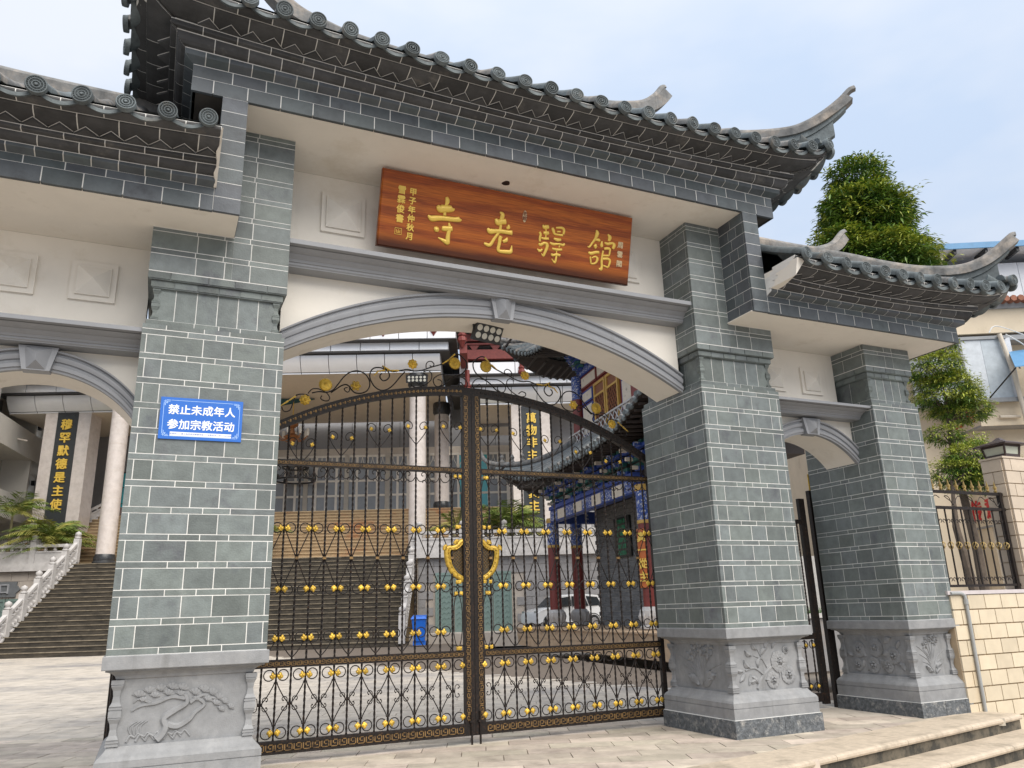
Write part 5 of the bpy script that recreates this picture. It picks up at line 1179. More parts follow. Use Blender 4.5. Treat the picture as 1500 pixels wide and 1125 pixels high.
# ---- palms on the terraces
PALM=[mat('palm_leaf',(.13,.19,.035),r=.5,var=.3,scale=3,c2=(.30,.26,.06),c2amt=(.5,.8),c2scale=2),mat('palm_leaf_yellow',(.28,.27,.06),r=.5,var=.3,scale=3)]
PTR=mat('palm_stem',(.25,.22,.12),r=.7,var=.2,scale=8)
def palm(label,u,d,z,h,nf,fl,seed,stem=True):
    rn=random.Random(seed); T=thing('palm_tree',label,'palm',FR,A22,'potted palms on the terraces')
    ns=1 if stem else 5
    tops=[]
    sm=M()
    for k in range(ns):
        ox,oy=(0,0) if stem else (rn.uniform(-.4,.4),rn.uniform(-.4,.4)); hh=h*(1 if stem else rn.uniform(.3,.7))
        sm.tube([(u+ox*.3,d+oy*.3,z),(u+ox*.7+.05,d+oy*.7,z+hh*.5),(u+ox,d+oy,z+hh)],[.12 if stem else .05,.085 if stem else .04,.05],7); tops.append((u+ox,d+oy,z+hh))
    sm.build('trunk',PTR,T,local=True)
    for (x,y,zz) in tops:
        for k in range(nf):
            a=rn.uniform(0,2*PI); l=fl*rn.uniform(.7,1.1); el=rn.uniform(.45,1.25); q=M(); pts=[]
            for i in range(9):
                t=i/8; rr=l*t*math.cos(el)*(1+.3*t); pts.append((x+rr*math.cos(a),y+rr*math.sin(a),zz+l*math.sin(el)*t-.75*l*t*t*(.5+.5*math.cos(el))))
            q.tube(pts,[.02*(1-.8*i/8) for i in range(9)],3)
            P=crom(pts,3); sd=Vector((-math.sin(a),math.cos(a),0))
            for i in range(3,len(P)):
                t=i/len(P); ln=l*.34*math.sin(PI*min(1,t*.9+.08)); p=Vector(P[i]); tg=(Vector(P[i])-Vector(P[i-1])).normalized()
                for s in (1,-1):
                    dirv=(sd*s*.75+tg*.65+Vector((0,0,-.35+rn.uniform(-.15,.15)))).normalized(); e=p+dirv*ln; m_=p+dirv*ln*.5+Vector((0,0,.03)); wv=tg*.028
                    q.add([tuple(p-wv*.5),tuple(m_-wv),tuple(e),tuple(m_+wv)],[(0,1,2,3)])
            q.build('frond',PALM[0] if rn.random()<.72 else PALM[1],T,local=True)
palm('tall feathery palm at the left edge of the left terrace',-23.9,40.6,4.05,2.6,18,2.3,1)
palm('bushy palm before the left couplet pillar',-21.7,40.5,4.05,2.3,14,2.4,2,False)
palm('low palm beside the right edge of the notice pillar',-10.9,40.9,4.05,1.4,9,1.6,3)
palm('small palm left of the gate lock on the right terrace',-1.5,39.6,4.05,1.3,12,1.8,4)
palm('bushy yellowish palm on the right terrace before the couplet',1.15,39.6,4.05,2.2,14,2.3,5,False)
# ---- white car
car=thing('parked_car','small white hatchback parked beyond the red pavilion columns','car',tuple(wmat(hall)@Vector((3.55,36.6,.38))),A22+math.radians(24))
CARW=mat('car_white',(.72,.73,.74),r=.25,var=.02,coat=.6); CARG=mat('car_glass',(.02,.025,.03),r=.06); RUB=mat('tyre_rubber',(.02,.02,.02),r=.8); RIM=mat('rim_silver',(.5,.5,.52),r=.3,metal=.7)
side=[(-1.78,.32),(-1.80,.62),(-1.72,.80),(-1.45,.90),(-.98,.98),(-.52,1.42),(-.35,1.50),(.6,1.53),(1.45,1.47),(1.66,1.2),(1.72,.85),(1.75,.35)]
R=[]
for y,ins,zs in ((-.80,.05,.97),(-.74,.0,1),(.74,.0,1),(.80,.05,.97)):
    R.append([(x*(1-ins*.3),y*(1 if z<.95 else .86),.3+(z-.3)*zs) for x,z in side])
M().rings(R).build('body',CARW,car,local=True,smooth=40)
for s in (-1,1):
    for poly in ([(-.86,1.0),(-.50,1.37),(-.02,1.43),(-.02,1.0)],[(.04,1.0),(.04,1.43),(.72,1.44),(.86,1.0)],[(.92,1.0),(.80,1.43),(1.38,1.38),(1.55,1.02)]):
        M().rings([[(x,s*(.80-(z-.95)*.22)+s*.006,z) for x,z in poly],[(x,s*(.80-(z-.95)*.22)-s*.02,z) for x,z in poly]]).build('side_window',CARG,car,local=True)
    for x in (-1.12,1.10):
        w_=M().lathe([(.16,-.10),(.29,-.10),(.31,-.06),(.31,.06),(.29,.10),(.16,.10)],18,(x,s*.74,.31),ax='y').build('wheel',RUB,car,local=True,smooth=40)
        o=M().lathe([(.01,-.105),(.18,-.105),(.2,-.09),(.2,.09),(.18,.105),(.01,.105)],10,(x,s*.74,.31),ax='y').build('rim',RIM,None); adopt(o,w_,True)
        M().lathe([(.36,s*.0-.015),(.36,.015),(.33,.015),(.33,-.015)],18,(x,s*.80,.33),ax='y').build('wheel_arch',BLACK,car,local=True)
    M().box(-.55,-.33,s*.82-.06,s*.82+.06,.98,1.08).build('wing_mirror',BLACK,car,local=True)
    M().box(.1,.24,s*.815-.012,s*.815+.012,.86,.89).build('door_handle',CARW,car,local=True); M().box(-.02,0,s*.806-.002,s*.806+.002,.40,1.0).build('door_gap',BLACK,car,local=True)
    M().box(-1.74,-1.5,s*.6-.14,s*.6+.14,.72,.84).build('headlight',RIM,car,local=True); M().box(1.6,1.73,s*.66-.1,s*.66+.1,.85,1.15).build('tail_light',mat('tail_red',(.4,.02,.02),r=.3),car,local=True)
M().rings([[(-.97,y,1.0),(-.55,y*.9,1.40),(-.56,y*.9,1.42),(-1.0,y,1.01)] for y in (-.66,.66)]).build('windscreen',CARG,car,local=True)
M().rings([[(1.69,y,1.05),(1.53,y*.92,1.42),(1.55,y*.92,1.43),(1.72,y,1.06)] for y in (-.62,.62)]).build('rear_window',CARG,car,local=True)
# ================================================================ WHITE BALCONY BUILDING, far left
lb=thing('balcony_building','white building with open balconies at the far left','building',tuple(wmat(hall)@Vector((-29.4,52,0))),math.radians(-10))
WALLW=mat('off_white_wall',(.60,.575,.53),r=.85,var=.06,scale=1,c2=(.45,.42,.38),c2amt=(.6,.85),c2scale=1)
M().box(-8,-.02,-24,0,0,14.2).build('rear_wall',WALLW,lb,local=True)
for z0,z1 in ((10.6,12.1),(6.9,8.3),(3.2,4.6)): M().box(0,1.6,-24,0,z0,z1).build('balcony_parapet',WALLW,lb,local=True)
M().box(-8,2.1,-24,.4,14.0,14.55).build('roof_slab',WALLW,lb,local=True); M().box(1.95,2.2,-24,.45,14.2,14.9).build('roof_edge',mat('roof_edge_grey',(.3,.32,.33),r=.7,c2=(.5,.48,.45),c2scale=2),lb,local=True)
for y in (0,-6,-12,-18): M().box(0,1.5,y-.2,y,0,14).build('cross_wall',WALLW,lb,local=True)
for y in (-2.2,-4.6,-8,-10.5,-14,-17):
    for z in (12.15,8.35):
        M().box(-.015,.03,y-.55,y+.55,z+.0,z+1.7).build('window',GLASSD,lb,local=True)
for y,z in ((-1.5,13.5),(-1.3,9.9),(-5,13.3)): M().box(.1,.3,y,y+.25,z,z+.3).build('wall_lamp',BLACK,lb,local=True)
for y,z in ((-2.5,11.3),(-9,11.3)): M().tube([(1.6,y,z),(2.1,y,z-.1)],.05,6).build('drain_spout',BEIGE,lb,local=True)
# ================================================================ PAINTED PAVILION behind the gate on the right
PO=(12.76,12.2,0); PA=math.radians(-8.4)
pav=thing('painted_pavilion','ornate two-storey pavilion with red columns and blue painted brackets behind the right gate leaf','pavilion',PO,PA)
TANST=mat('tan_plinth_stone',(.50,.36,.235),r=.8,var=.15,scale=4,c2=(.33,.2,.12),c2amt=(.55,.75),c2scale=1.5); BLUEP=mat('blue_pattern',(.03,.075,.30),r=.5,var=.4,scale=10,c2=(.55,.56,.58),c2amt=(.53,.56),c2scale=14); BLUEM=mat('painted_blue',(.025,.06,.27),r=.5,var=.25,scale=9); TEAL=mat('painted_teal',(.02,.10,.09),r=.5,var=.25,scale=9)
CREAM=mat('cream_painted_panel',(.66,.59,.49),r=.6,var=.05,c2=(.28,.24,.20),c2amt=(.60,.66),c2scale=7); REDC=mat('red_lacquer_column',(.175,.03,.024),r=.4,var=.18,scale=5); GOLDL=mat('gold_line',(.55,.34,.08),r=.4); LATT=mat('lattice_wood',(.22,.08,.035),r=.5,var=.2)
GREYB=mat('grey_pavilion_brick',(.17,.175,.18),r=.8,var=.2,scale=6,objvar=.2)
for i in range(8):
    for r,(a,b) in enumerate(((0,.30),(.31,.60))):
        y=-3+i*1.55+(.5 if r else 0); M().box(-1.05,-.6,y+.012,y+1.538,a,b).build('plinth_stone',TANST,pav,local=True)
M().box(-1.0,4,-3,10,0,.58).build('plinth_core',TANST,pav,local=True); M().box(-1.1,4,-3.05,10.1,.60,.64).build('plinth_slab',TANST,pav,local=True)
def pcol(x,y):
    M().lathe([(.30,.64),(.36,.68),(.36,.74),(.27,.78),(.30,.86),(.35,1.0),(.345,1.14),(.28,1.2),(.26,1.25)],20,(x,y,0)).build('stone_drum',MARBW,pav,local=True,smooth=40)
    f=M()
    for k in range(14): a=2*PI*k/14; f.tube([(x+.30*math.cos(a),y+.30*math.sin(a),.82),(x+.355*math.cos(a),y+.355*math.sin(a),1.0),(x+.3*math.cos(a),y+.3*math.sin(a),1.17)],.03,5)
    f.build('drum_flutes',MARBW,pav,local=True)
    M().lathe([(.22,1.25),(.22,3.5)],16,(x,y,0)).build('column',REDC,pav,local=True,smooth=50); M().lathe([(.232,3.50),(.24,3.53),(.232,3.6)],16,(x,y,0)).build('gold_ring',GOLDL,pav,local=True); M().lathe([(.225,3.6),(.225,4.42)],16,(x,y,0)).build('painted_collar',BLUEP,pav,local=True,smooth=50); M().lathe([(.232,4.42),(.25,4.5),(.232,4.6)],16,(x,y,0)).build('gold_ring',GOLDL,pav,local=True)
for x,y in ((0,0),(0,8.2),(1.05,8.5)): pcol(x,y)
# lintel with painted cartouches
for (y0,y1) in ((.2,8.0),):
    n=9 if y0>0 else 5
    M().box(-.14,.14,y0,y1,4.42,4.86).build('lintel',BLUEM,pav,local=True)
    for i in range(n):
        a=y0+(y1-y0)*i/n; b=y0+(y1-y0)*(i+1)/n
        M().box(-.165,-.1405,a+.04,b-.04,4.46,4.80).build('painted_cartouche',CREAM if i%2 else BLUEP,pav,local=True)
    M().box(-.2,.16,y0,y1,4.865,5.0).build('blue_fillet',BLUEM,pav,local=True)
for i in range(2): M().box(1.3+(i)*1.4,1.42+i*1.4+.0,8.05,8.3,4.42,4.86).build('lintel_block',BLUEP,pav,local=True)
M().box(.2,3.2,8.08,8.32,4.4,4.85).build('lintel',BLUEM,pav,local=True)
def bracket_row(x0,y0,x1,y1,z,n,outx,outy,tiers=3,sz=.42):
    for i in range(n):
        t=(i+.5)/n; cx,cy=x0+(x1-x0)*t,y0+(y1-y0)*t; q=[M(),M(),M()]
        ax,ay=(x1-x0),(y1-y0); l=math.hypot(ax,ay); ax/=l; ay/=l
        for k in range(tiers):
            o=.16*k+.05; zz=z+k*.24; w_=sz*(.5+.22*k)
            c=(cx+outx*o,cy+outy*o)
            def obox(m,hw,hd,za,zb): m.hexa([(c[0]+ax*s*hw+outx*u*hd,c[1]+ay*s*hw+outy*u*hd,zv) for zv in (za,zb) for s,u in ((-1,-1),(1,-1),(1,1),(-1,1))])
            obox(q[k%2],w_,.07,zz,zz+.10); 
            for s in (-1,0,1):
                c=(cx+outx*o+ax*s*w_*.85,cy+outy*o+ay*s*w_*.85); obox(q[(k+1)%2],.085,.085,zz+.10,zz+.2)
            c=(cx+outx*(o+.12),cy+outy*(o+.12)); obox(q[2],.05,.16,zz+.02,zz+.12)
        q[0].build('bracket_arm',BLUEM,pav,local=True); q[1].build('bracket_block',TEAL,pav,local=True); q[2].build('bracket_tongue',CREAM if i%2 else BLUEP,pav,local=True)
bracket_row(0,-3.4,0,8.2,5.02,12,-1,0); bracket_row(0,8.2,3.2,8.2,5.02,4,0,1)
M().box(.1,3.0,-3.4,8.1,4.9,6.0).build('bracket_backing',DARKT,pav,local=True); M().box(-.9,3.2,-3.6,9.6,5.98,6.03).build('eave_soffit',DARKT,pav,local=True)
def hip_roof(name,cx,cy,hx,hy,ze,ix,iy,zt,lift,flare,sp=.3):
    """curved hipped roof: eave rectangle (cx,cy,hx,hy) to an inner rectangle (ix,iy) at zt"""
    def Q(side,t,s):
        # t -1..1 along the side, s 0 eave .. 1 top
        k=(1-s)**2*lift*abs(t)**3.2; f=(1-s)*flare*abs(t)**3.2
        hx_,hy_=hx+(ix-hx)*s+f,hy+(iy-hy)*s+f; z=ze+(zt-ze)*(.78*s+.22*s*s)+k
        return {'l':(cx-hx_,cy+hy_*t,z),'r':(cx+hx_,cy+hy_*t,z),'n':(cx+hx_*t,cy-hy_,z),'f':(cx+hx_*t,cy+hy_,z)}[side]
    m=M(); u=M()
    for sd in 'lrnf':
        na,ns=28,8; vs=[Q(sd,-1+2*i/na,j/ns) for j in range(ns+1) for i in range(na+1)]; n=na+1
        m.add(vs,[(j*n+i,j*n+i+1,(j+1)*n+i+1,(j+1)*n+i) for j in range(ns) for i in range(na)])
        vs=[]
        for j in range(3):
            for i in range(na+1):
                p=Q(sd,-1+2*i/na,[0,.0,.4][j]); vs.append((p[0],p[1],p[2]-[.0,.10,.25][j]))
        u.add(vs,[(j*n+i,(j+1)*n+i,(j+1)*n+i+1,j*n+i+1) for j in range(2) for i in range(na)])
    m.build(name+'_bed',TILE,pav,local=True); u.build(name+'_soffit',DARKT,pav,local=True)
    for sd in 'lf':
        L_=2*(hy if sd=='l' else hx); n=int(L_/sp)
        rows=M()
        for i in range(n+1):
            t=-1+2*i/n; top=min(1,1.0) ; P=[Q(sd,t*(1),j/7*.97) for j in range(8)]
            M().tube([(a,b,c+.05) for a,b,c in P],.085,6).build('tile_row',TILE if i%3 else RIDGE,pav,local=True,smooth=50)
            if i<n:
                p=Q(sd,t,0); q=Q(sd,t+1/n,0); M().ico(((p[0]+q[0])/2,(p[1]+q[1])/2,(p[2]+q[2])/2-.06),.11,.6 if sd=='l' else 1,1 if sd=='l' else .6,.9).build('drip_tile',TILE,pav,local=True)
                # rafter ends below
                a=Vector(((p[0]+q[0])/2,(p[1]+q[1])/2,(p[2]+q[2])/2-.16)); inn=Vector((1.5,0,.1)) if sd=='l' else Vector((0,-1.5,.1)); M().tube([tuple(a+inn*.05),tuple(a+inn)],.05,5).build('rafter',DARKT,pav,local=True)
    for sx,sy in ((-1,1),(-1,-1),(1,1)):
        sd,t=('l',sy) if sx<0 else ('r',sy); P=[Q(sd,t,1-j/8) for j in range(9)]; e=Vector(P[-1]); dv=(e-Vector(P[-2])).normalized()
        pts=[(a,b,c+.22) for a,b,c in P]+[tuple(e+Vector((sx*.28,sy*.28,.45))),tuple(e+Vector((sx*.45,sy*.45,.95)))]
        M().tube(crom(pts,3),[.16-.08*i/(3*10) for i in range(31)],8).build('hip_ridge',RIDGE,pav,local=True,smooth=True)
        for k in range(3):
            c=Vector(pts[5+k]); M().lathe([(.10,0),(.12,.1),(.05,.2),(.09,.3),(.02,.42)],6,tuple(c)).build('ridge_beast',RIDGE,pav,local=True)
hip_roof('lower_roof',1.2,2.9,2.4,7.3,5.80,.1,5.1,7.45,1.15,.5)
# upper storey
UX=1.3
M().box(UX+.12,2.9,-.5,8.2,6.8,10.4).build('upper_body',REDC,pav,local=True)
q=M()
for i in range(24):
    y=-.4+i*.36
    for s in (1,-1): q.tube([(UX-.3,y,7.45),(UX-.3,y+s*.36,7.85)],.025,4)
q.box(UX-.34,UX-.26,-.6,8.6,7.40,7.46); q.box(UX-.34,UX-.26,-.6,8.6,7.84,7.90); q.build('lattice_balustrade',MARBW,pav,local=True)
for y in (8.2,2.6,-.3): M().lathe([(.22,6.8),(.22,9.35)],14,(UX,y,0)).build('upper_column',REDC,pav,local=True,smooth=50); M().lathe([(.23,9.35),(.23,10.3)],14,(UX,y,0)).build('painted_collar',BLUEP,pav,local=True,smooth=50)
def upanel(y0,y1,z0,z1,m,edge):
    f=M().box(UX+.06,UX+.12,y0,y1,z0,z1).build('panel_frame',edge,pav,local=True); o=M().box(UX+.045,UX+.0595,y0+.07,y1-.07,z0+.07,z1-.07).build('painted_panel',m,None); adopt(o,f,True)
for y0,y1 in ((6.75,7.85),(3.0,4.0)):
    upanel(y0,y1,9.05,9.55,CREAM,BLUEM); upanel(y0,y1,7.75,8.98,CREAM,BLUEM); upanel(y0,y1,7.1,7.68,CREAM,BLUEM)
for y0,y1 in ((6.3,7.9),(4.5,6.2),(3.0,4.4)): upanel(y0,y1,9.68,10.2,CREAM,RED)
for i in range(4): upanel(.2+i*2.0,2.1+i*2.0,10.25,10.6,BLUEP if i%2 else CREAM,BLUEM)
for y0,y1 in ((5.45,6.55),(4.25,5.35)):
    f=M(); f.box(UX+.02,UX+.11,y0,y0+.1,7.0,9.55); f.box(UX+.02,UX+.11,y1-.1,y1,7.0,9.55); f.box(UX+.02,UX+.11,y0+.1,y1-.1,9.45,9.55); f.box(UX+.02,UX+.11,y0+.1,y1-.1,9.0,9.08); f.box(UX+.02,UX+.11,y0+.1,y1-.1,7.0,7.2)
    d=f.build('lattice_door',GOLDL,pav,local=True); o=M().box(UX+.07,UX+.1,y0+.1,y1-.1,9.08,9.45).build('door_carving',LATT,None); adopt(o,d,True)
    q=M(); n=7
    for i in range(-n,n+8):
        for s in (1,-1):
            za=7.2+i*.24; pts=[(UX+.05,y0+.1+(y1-y0-.2)*t,za+s*(y1-y0-.2)*t*1.1+(0 if s>0 else .99)) for t in [k/12 for k in range(13)]]; pts=[p for p in pts if 7.2<=p[2]<=9.0]
            if len(pts)>1: q.tube([pts[0],pts[-1]],.028,4)
    o=q.build('door_lattice',LATT,None); adopt(o,d,True); o=M().box(UX+.09,UX+.11,y0+.1,y1-.1,7.2,9.0).build('door_back',DARKT,None); adopt(o,d,True)
bracket_row(UX,-.4,UX,8.2,10.45,9,-1,0,4); bracket_row(UX,8.2,2.9,8.2,10.45,3,0,1,4)
M().box(UX+.2,2.9,-.4,8,10.3,11.0).build('bracket_backing',DARKT,pav,local=True)
hip_roof('upper_roof',1.3,4.8,2.1,5.2,10.9,.2,2.6,12.6,1.5,.5)
# grey brick wall under the lower roof
M().box(1.82,2.3,-1.5,8.4,.64,4.95).build('brick_core',GROUT,pav,local=True)
BU=M().box(-.5,.5,-.5,.5,-.5,.5).mesh('brick',GREYB)
k=0; stuffb=M()
for r in range(26):
    z=.64+r*.165; y=8.4-(.23 if r%2 else 0)
    while y>-1.5:
        a,b=max(y-.46,-1.5),min(y,8.4)
        if b-a>.06:
            if r<26 and k<240 and 2.6<y<8.6: place('grey_brick',BU,pav,(1.80,(a+b)/2,z+.08),(0,0,0),(.05,b-a-.02,.148),local=True); k+=1
            else: stuffb.box(1.775,1.825,a+.01,b-.01,z+.006,z+.154)
        y-=.46
stuffb.build('far_grey_bricks',GREYB,pav,local=True,kind='stuff')
nb=thing('notice_board','dark board with rows of green characters on the grey pavilion wall','board',PO,PA)
M().box(1.70,1.76,4.9,6.3,2.95,4.35).build('board_panel',mat('dark_board',(.012,.016,.015),r=.3),nb,local=True)
GRN=mat('green_ink',(.03,.32,.16),r=.4)
for r in range(6): place('green_writing',text_mesh('敬主愛人清真'[r:]+'敬主愛人清真'[:r],.16,GRN,.002,.004),nb,(1.695,5.6,4.2-r*.22),(PI/2,0,-PI/2),local=True)
pc=thing('couplet_plaque','orange curved couplet plaque with gold characters on the nearest red pavilion column','plaque',PO,PA)
R=[]
for z in (1.75,3.35):
    R.append([(.27*math.cos(PI+a),.27*math.sin(PI+a),z) for a in [-.9+.15*i for i in range(13)]]+[(.235*math.cos(PI+a),.235*math.sin(PI+a),z) for a in [.9-.15*i for i in range(13)]])
M().rings(R).build('plaque_body',mat('orange_plaque',(.50,.13,.025),r=.4,var=.1),pc,local=True,smooth=50)
for i,ch in enumerate('真一從主'): place('gold_character',text_mesh(ch,.28,GILT,.006,.008),pc,(-.245,-.16,3.1-i*.36),(PI/2,0,-PI/2+.6),local=True)
# ================================================================ RIGHT SIDE: tiled wall, fence, pillar, lamp, pipe
WT=[mat('cream_wall_tile',(.62,.53,.39),r=.45,var=.08,scale=6,objvar=.09,c2=(.5,.38,.24),c2amt=(.56,.8),c2scale=1.5,bump=.1,streak=((.36,.30,.22),7,.6,.8,.5)),]
PTILE=mat('pillar_tile',(.55,.46,.36),r=.45,var=.08,objvar=.07,c2=(.09,.04,.03),c2amt=(.6,.8),c2scale=2.0); TJ=mat('tile_joint',(.42,.32,.21),r=.9)
tw=thing('tiled_wall','low wall of cream tiles right of the outer pillar','wall',(10,.2,0))
M().box(8.70,14,.0,.45,-.5,1.27).build('wall_core',TJ,tw)
TU=M().box(-.5,.5,-.5,.5,-.5,.5).mesh('wall_tile',WT[0])
r=0; z=1.27
while z>-.35:
    h=.168; x=8.70+(.145 if r%2 else 0)-.29
    while x<13.9:
        a,b=max(x,8.70),min(x+.29,14)
        if b-a>.04: place('wall_tile',TU,tw,((a+b)/2,-.008,z-h/2),(0,0,0),(b-a-.012,.026,h-.014))
        x+=.29
    z-=h; r+=1
M().box(8.66,14,-.03,.48,1.272,1.315).build('coping',mat('wall_coping',(.55,.5,.5),r=.6,var=.1),tw)
gp=thing('gate_post','square post clad in cream tiles with brown stained joints carrying the lantern','post',(10.65,.4,1.3))
M().box(10.40,10.98,.16,.45,1.316,3.0).build('post_core',TJ,gp)
PU2=M().box(-.5,.5,-.5,.5,-.5,.5).mesh('post_tile',PTILE)
z=3.0; r=0
while z>1.33:
    h=.168
    for a,b in (((10.392,10.685),(10.685,10.985)) if r%2 else ((10.392,10.53),(10.53,10.82),(10.82,10.985))): place('post_tile',PU2,gp,((a+b)/2,.152,z-h/2),(0,0,0),(b-a-.01,.026,h-.012))
    for a,b in (((.166,.455),) if r%2==0 else ((.166,.31),(.31,.455))): place('post_tile',PU2,gp,(10.392,(a+b)/2,z-h/2),(0,0,0),(.026,b-a-.01,h-.012))
    z-=h; r+=1
M().box(10.37,11.0,.13,.47,3.0,3.025).build('post_cap',PTILE,gp)
lan=thing('lantern','dark square lantern with pale glass panes on the tiled post','lantern',(10.66,.32,3.03))
LB=mat('lantern_bronze',(.05,.03,.025),r=.4,var=.3); LG_=mat('lantern_glass',(.50,.52,.42),r=.25,var=.1)
LX,LY=10.66,.32
def sqf(r0,z0): return [(LX-r0,LY-r0,z0),(LX+r0,LY-r0,z0),(LX+r0,LY+r0,z0),(LX-r0,LY+r0,z0)]
M().rings([sqf(.15,3.026),sqf(.15,3.05)]).build('lantern_base',LB,lan); M().rings([sqf(.135,3.051),sqf(.155,3.195)]).build('lantern_glass',LG_,lan)
for sx,sy in ((-1,-1),(1,-1),(1,1),(-1,1)): M().tube([(LX+sx*.138,LY+sy*.138,3.05),(LX+sx*.16,LY+sy*.16,3.2)],.015,5).build('lantern_bar',LB,lan)
for s in (-1,1):
    M().box(LX-.135,LX+.135,LY+s*.14-.008,LY+s*.14+.008,3.051,3.075).build('lantern_rail',LB,lan); M().box(LX+s*.14-.008,LX+s*.14+.008,LY-.13,LY+.13,3.051,3.075).build('lantern_rail',LB,lan)
    M().box(LX-.15,LX+.15,LY+s*.157-.008,LY+s*.157+.008,3.175,3.197).build('lantern_rail',LB,lan); M().box(LX+s*.157-.008,LX+s*.157+.008,LY-.145,LY+.145,3.175,3.197).build('lantern_rail',LB,lan)
M().rings([sqf(.235,3.197),sqf(.235,3.215),sqf(.15,3.25),sqf(.06,3.28),sqf(.02,3.32)]).build('lantern_roof',LB,lan)
fe=thing('iron_fence','black iron fence with gilt knots and spear tips on the tiled wall','fence',(9.5,.25,1.315))
FY=.25
for z,h in ((2.51,.035),(2.31,.035),(1.36,.03)): M().box(8.66,10.385,FY-.018,FY+.018,z,z+h).build('fence_rail',IRON,fe)
M().box(10.30,10.35,FY-.025,FY+.025,1.315,2.55).build('fence_post',IRON,fe); M().box(8.68,8.73,FY-.025,FY+.025,1.315,2.55).build('fence_post',IRON,fe)
BARF=M().tube([(0,0,0),(0,0,.95)],.011,6).mesh('fence_bar',IRON)
kn=M()
for s in range(4):
    a=PI/2*s; kn.tube(crom([(0,0,-.05),(.028*math.cos(a),.028*math.sin(a),-.02),(.03*math.cos(a+.9),.03*math.sin(a+.9),.02),(0,0,.05)],4),.006,4)
DULLG=mat('dull_gilt',(.30,.21,.07),r=.45,var=.3,scale=30,metal=.3); KNOT=kn.mesh('gilt_knot',DULLG); sp_=M(); sp_.lathe([(.012,0),(.022,.02),(.010,.04),(.018,.06),(.002,.15)],6); 
for s in (-1,1): sp_.tube([(0,0,.035),(s*.025,0,.05),(s*.035,0,.075)],.006,4)
SPEAR=sp_.mesh('spear_tip',DULLG); C3=sway([(.008,.0),(.03,.03),(.055,.03),(.062,.005),(.045,-.008)],.005,'fence_scroll')
for i in range(11):
    x=8.79+i*.148; place('fence_bar',BARF,fe,(x,FY,1.375)); place('gilt_knot',KNOT,fe,(x,FY,1.86)); place('spear_tip',SPEAR,fe,(x,FY,2.545))
    for s in (1,-1): place('fence_scroll',C3,fe,(x,FY,2.15),(0,0,0),(s,1,1)); place('fence_scroll',C3,fe,(x,FY,1.44),(0,0,0),(s,1,1))
for k in range(4):
    x=8.80+k*.42; M().tube([(a,FY,b) for a,b in crom([(x+.14,2.42)]+spiral(x+.08,2.42,.07,0,.9)[::-1][-6:]+[(x+.2,2.37),(x+.3,2.48),(x+.38,2.45)],3)],.006,4).build('fence_scroll',IRON,fe)
pp=thing('drain_pipe','thin grey pipe bent down over the tiled wall beside the outer pillar','pipe',(8.9,-.05,0))
M().tube(crom([(8.70,-.035,1.285),(8.85,-.035,1.285),(8.905,-.04,1.265),(8.92,-.045,1.20),(8.915,-.045,.6),(8.91,-.045,-.1)],5),.02,8).build('pipe_run',mat('pipe_grey',(.32,.33,.33),r=.5,var=.1),pp,smooth=50)
M().lathe([(.027,0),(.027,.06)],10,(8.92,-.045,1.16)).build('pipe_joint',mat('pipe_joint',(.3,.31,.31),r=.5),pp)
# planting and channel seen through the right opening
pb=thing('planter_wall','grey planter wall with grass behind the right side gate','planter',(9.0,4.5,0))
M().box(9.7,15,5.2,5.5,0,.95).build('planter_front',GREYST,pb); M().box(9.65,15,5.15,5.55,.95,1.03).build('planter_coping',MARBW,pb); M().box(9.9,15,6.6,6.8,0,2.2).build('rear_wall',mat('pale_wall',(.55,.53,.5),r=.8,var=.1),pb)
gr=M(); rn=random.Random(4)
for i in range(900):
    x,y=rn.uniform(9.8,14.5),rn.uniform(5.5,6.5); a=rn.uniform(0,6.3); h=rn.uniform(.08,.2); gr.add([(x,y,1.0),(x+.012*math.cos(a),y+.012*math.sin(a),1.0),(x+.05*math.cos(a+1),y+.05*math.sin(a+1),1.0+h)],[(0,1,2)])
g=gr.build('grass',mat('grass_green',(.05,.13,.02),r=.6,var=.3)); tag(g,kind='stuff')
M().box(9.7,15,5.5,6.6,.6,.99).build('planter_soil',mat('soil',(.08,.06,.04),r=.9),pb)
# open side gate leaves
side_gate('narrow side gate leaf nearly closed between the middle and outer pillars',6.55,1.26,math.radians(-1.2),2.56,1.335)
T=thing('gate_stop_post','black iron post fixed to the outer pillar beside the side gate','post',(8.035,1.25,0)); M().box(7.982,8.09,1.2,1.26,0,2.64).build('post_bar',IRON,T); M().tube([(8.035,1.23,2.64),(8.035,1.23,2.86)],.012,6).build('post_spike',GOLD,T)
side_gate('open side gate leaf showing left of the notice pillar base',.045,1.26,math.radians(94),2.62,.70)
# ================================================================ CREAM HOUSE on the right, with shed on its roof
A27=math.radians(-27); FK=FR
hs=thing('cream_house','cream house with red wall characters and a grey shuttered bay behind the fence','house',FK,A27)
CRW=mat('cream_render',(.62,.53,.40),r=.9,var=.07,scale=1.2,c2=(.42,.33,.22),c2amt=(.58,.85),c2scale=.8); SHEDW=mat('white_cladding',(.62,.65,.70),r=.5,var=.03); BLUER=mat('blue_roof_sheet',(.10,.26,.46),r=.4,var=.1); GREYG=mat('grey_gutter',(.27,.28,.29),r=.6,var=.1); REDT=mat('red_paint',(.48,.012,.018),r=.5,var=.1); SHAD=mat('grey_soffit',(.30,.29,.28),r=.8)
M().box(14.40,30,26.6,40,0,11.0).build('house_wall',CRW,hs,local=True)
M().box(13.2,30,25.9,40,9.9,10.75).build('roof_band',CRW,hs,local=True); M().box(13.1,30,25.8,26.6,10.75,10.95).build('roof_gutter',GREYG,hs,local=True); M().box(13.3,30,25.95,26.7,9.65,9.82).build('band_moulding',GREYG,hs,local=True)
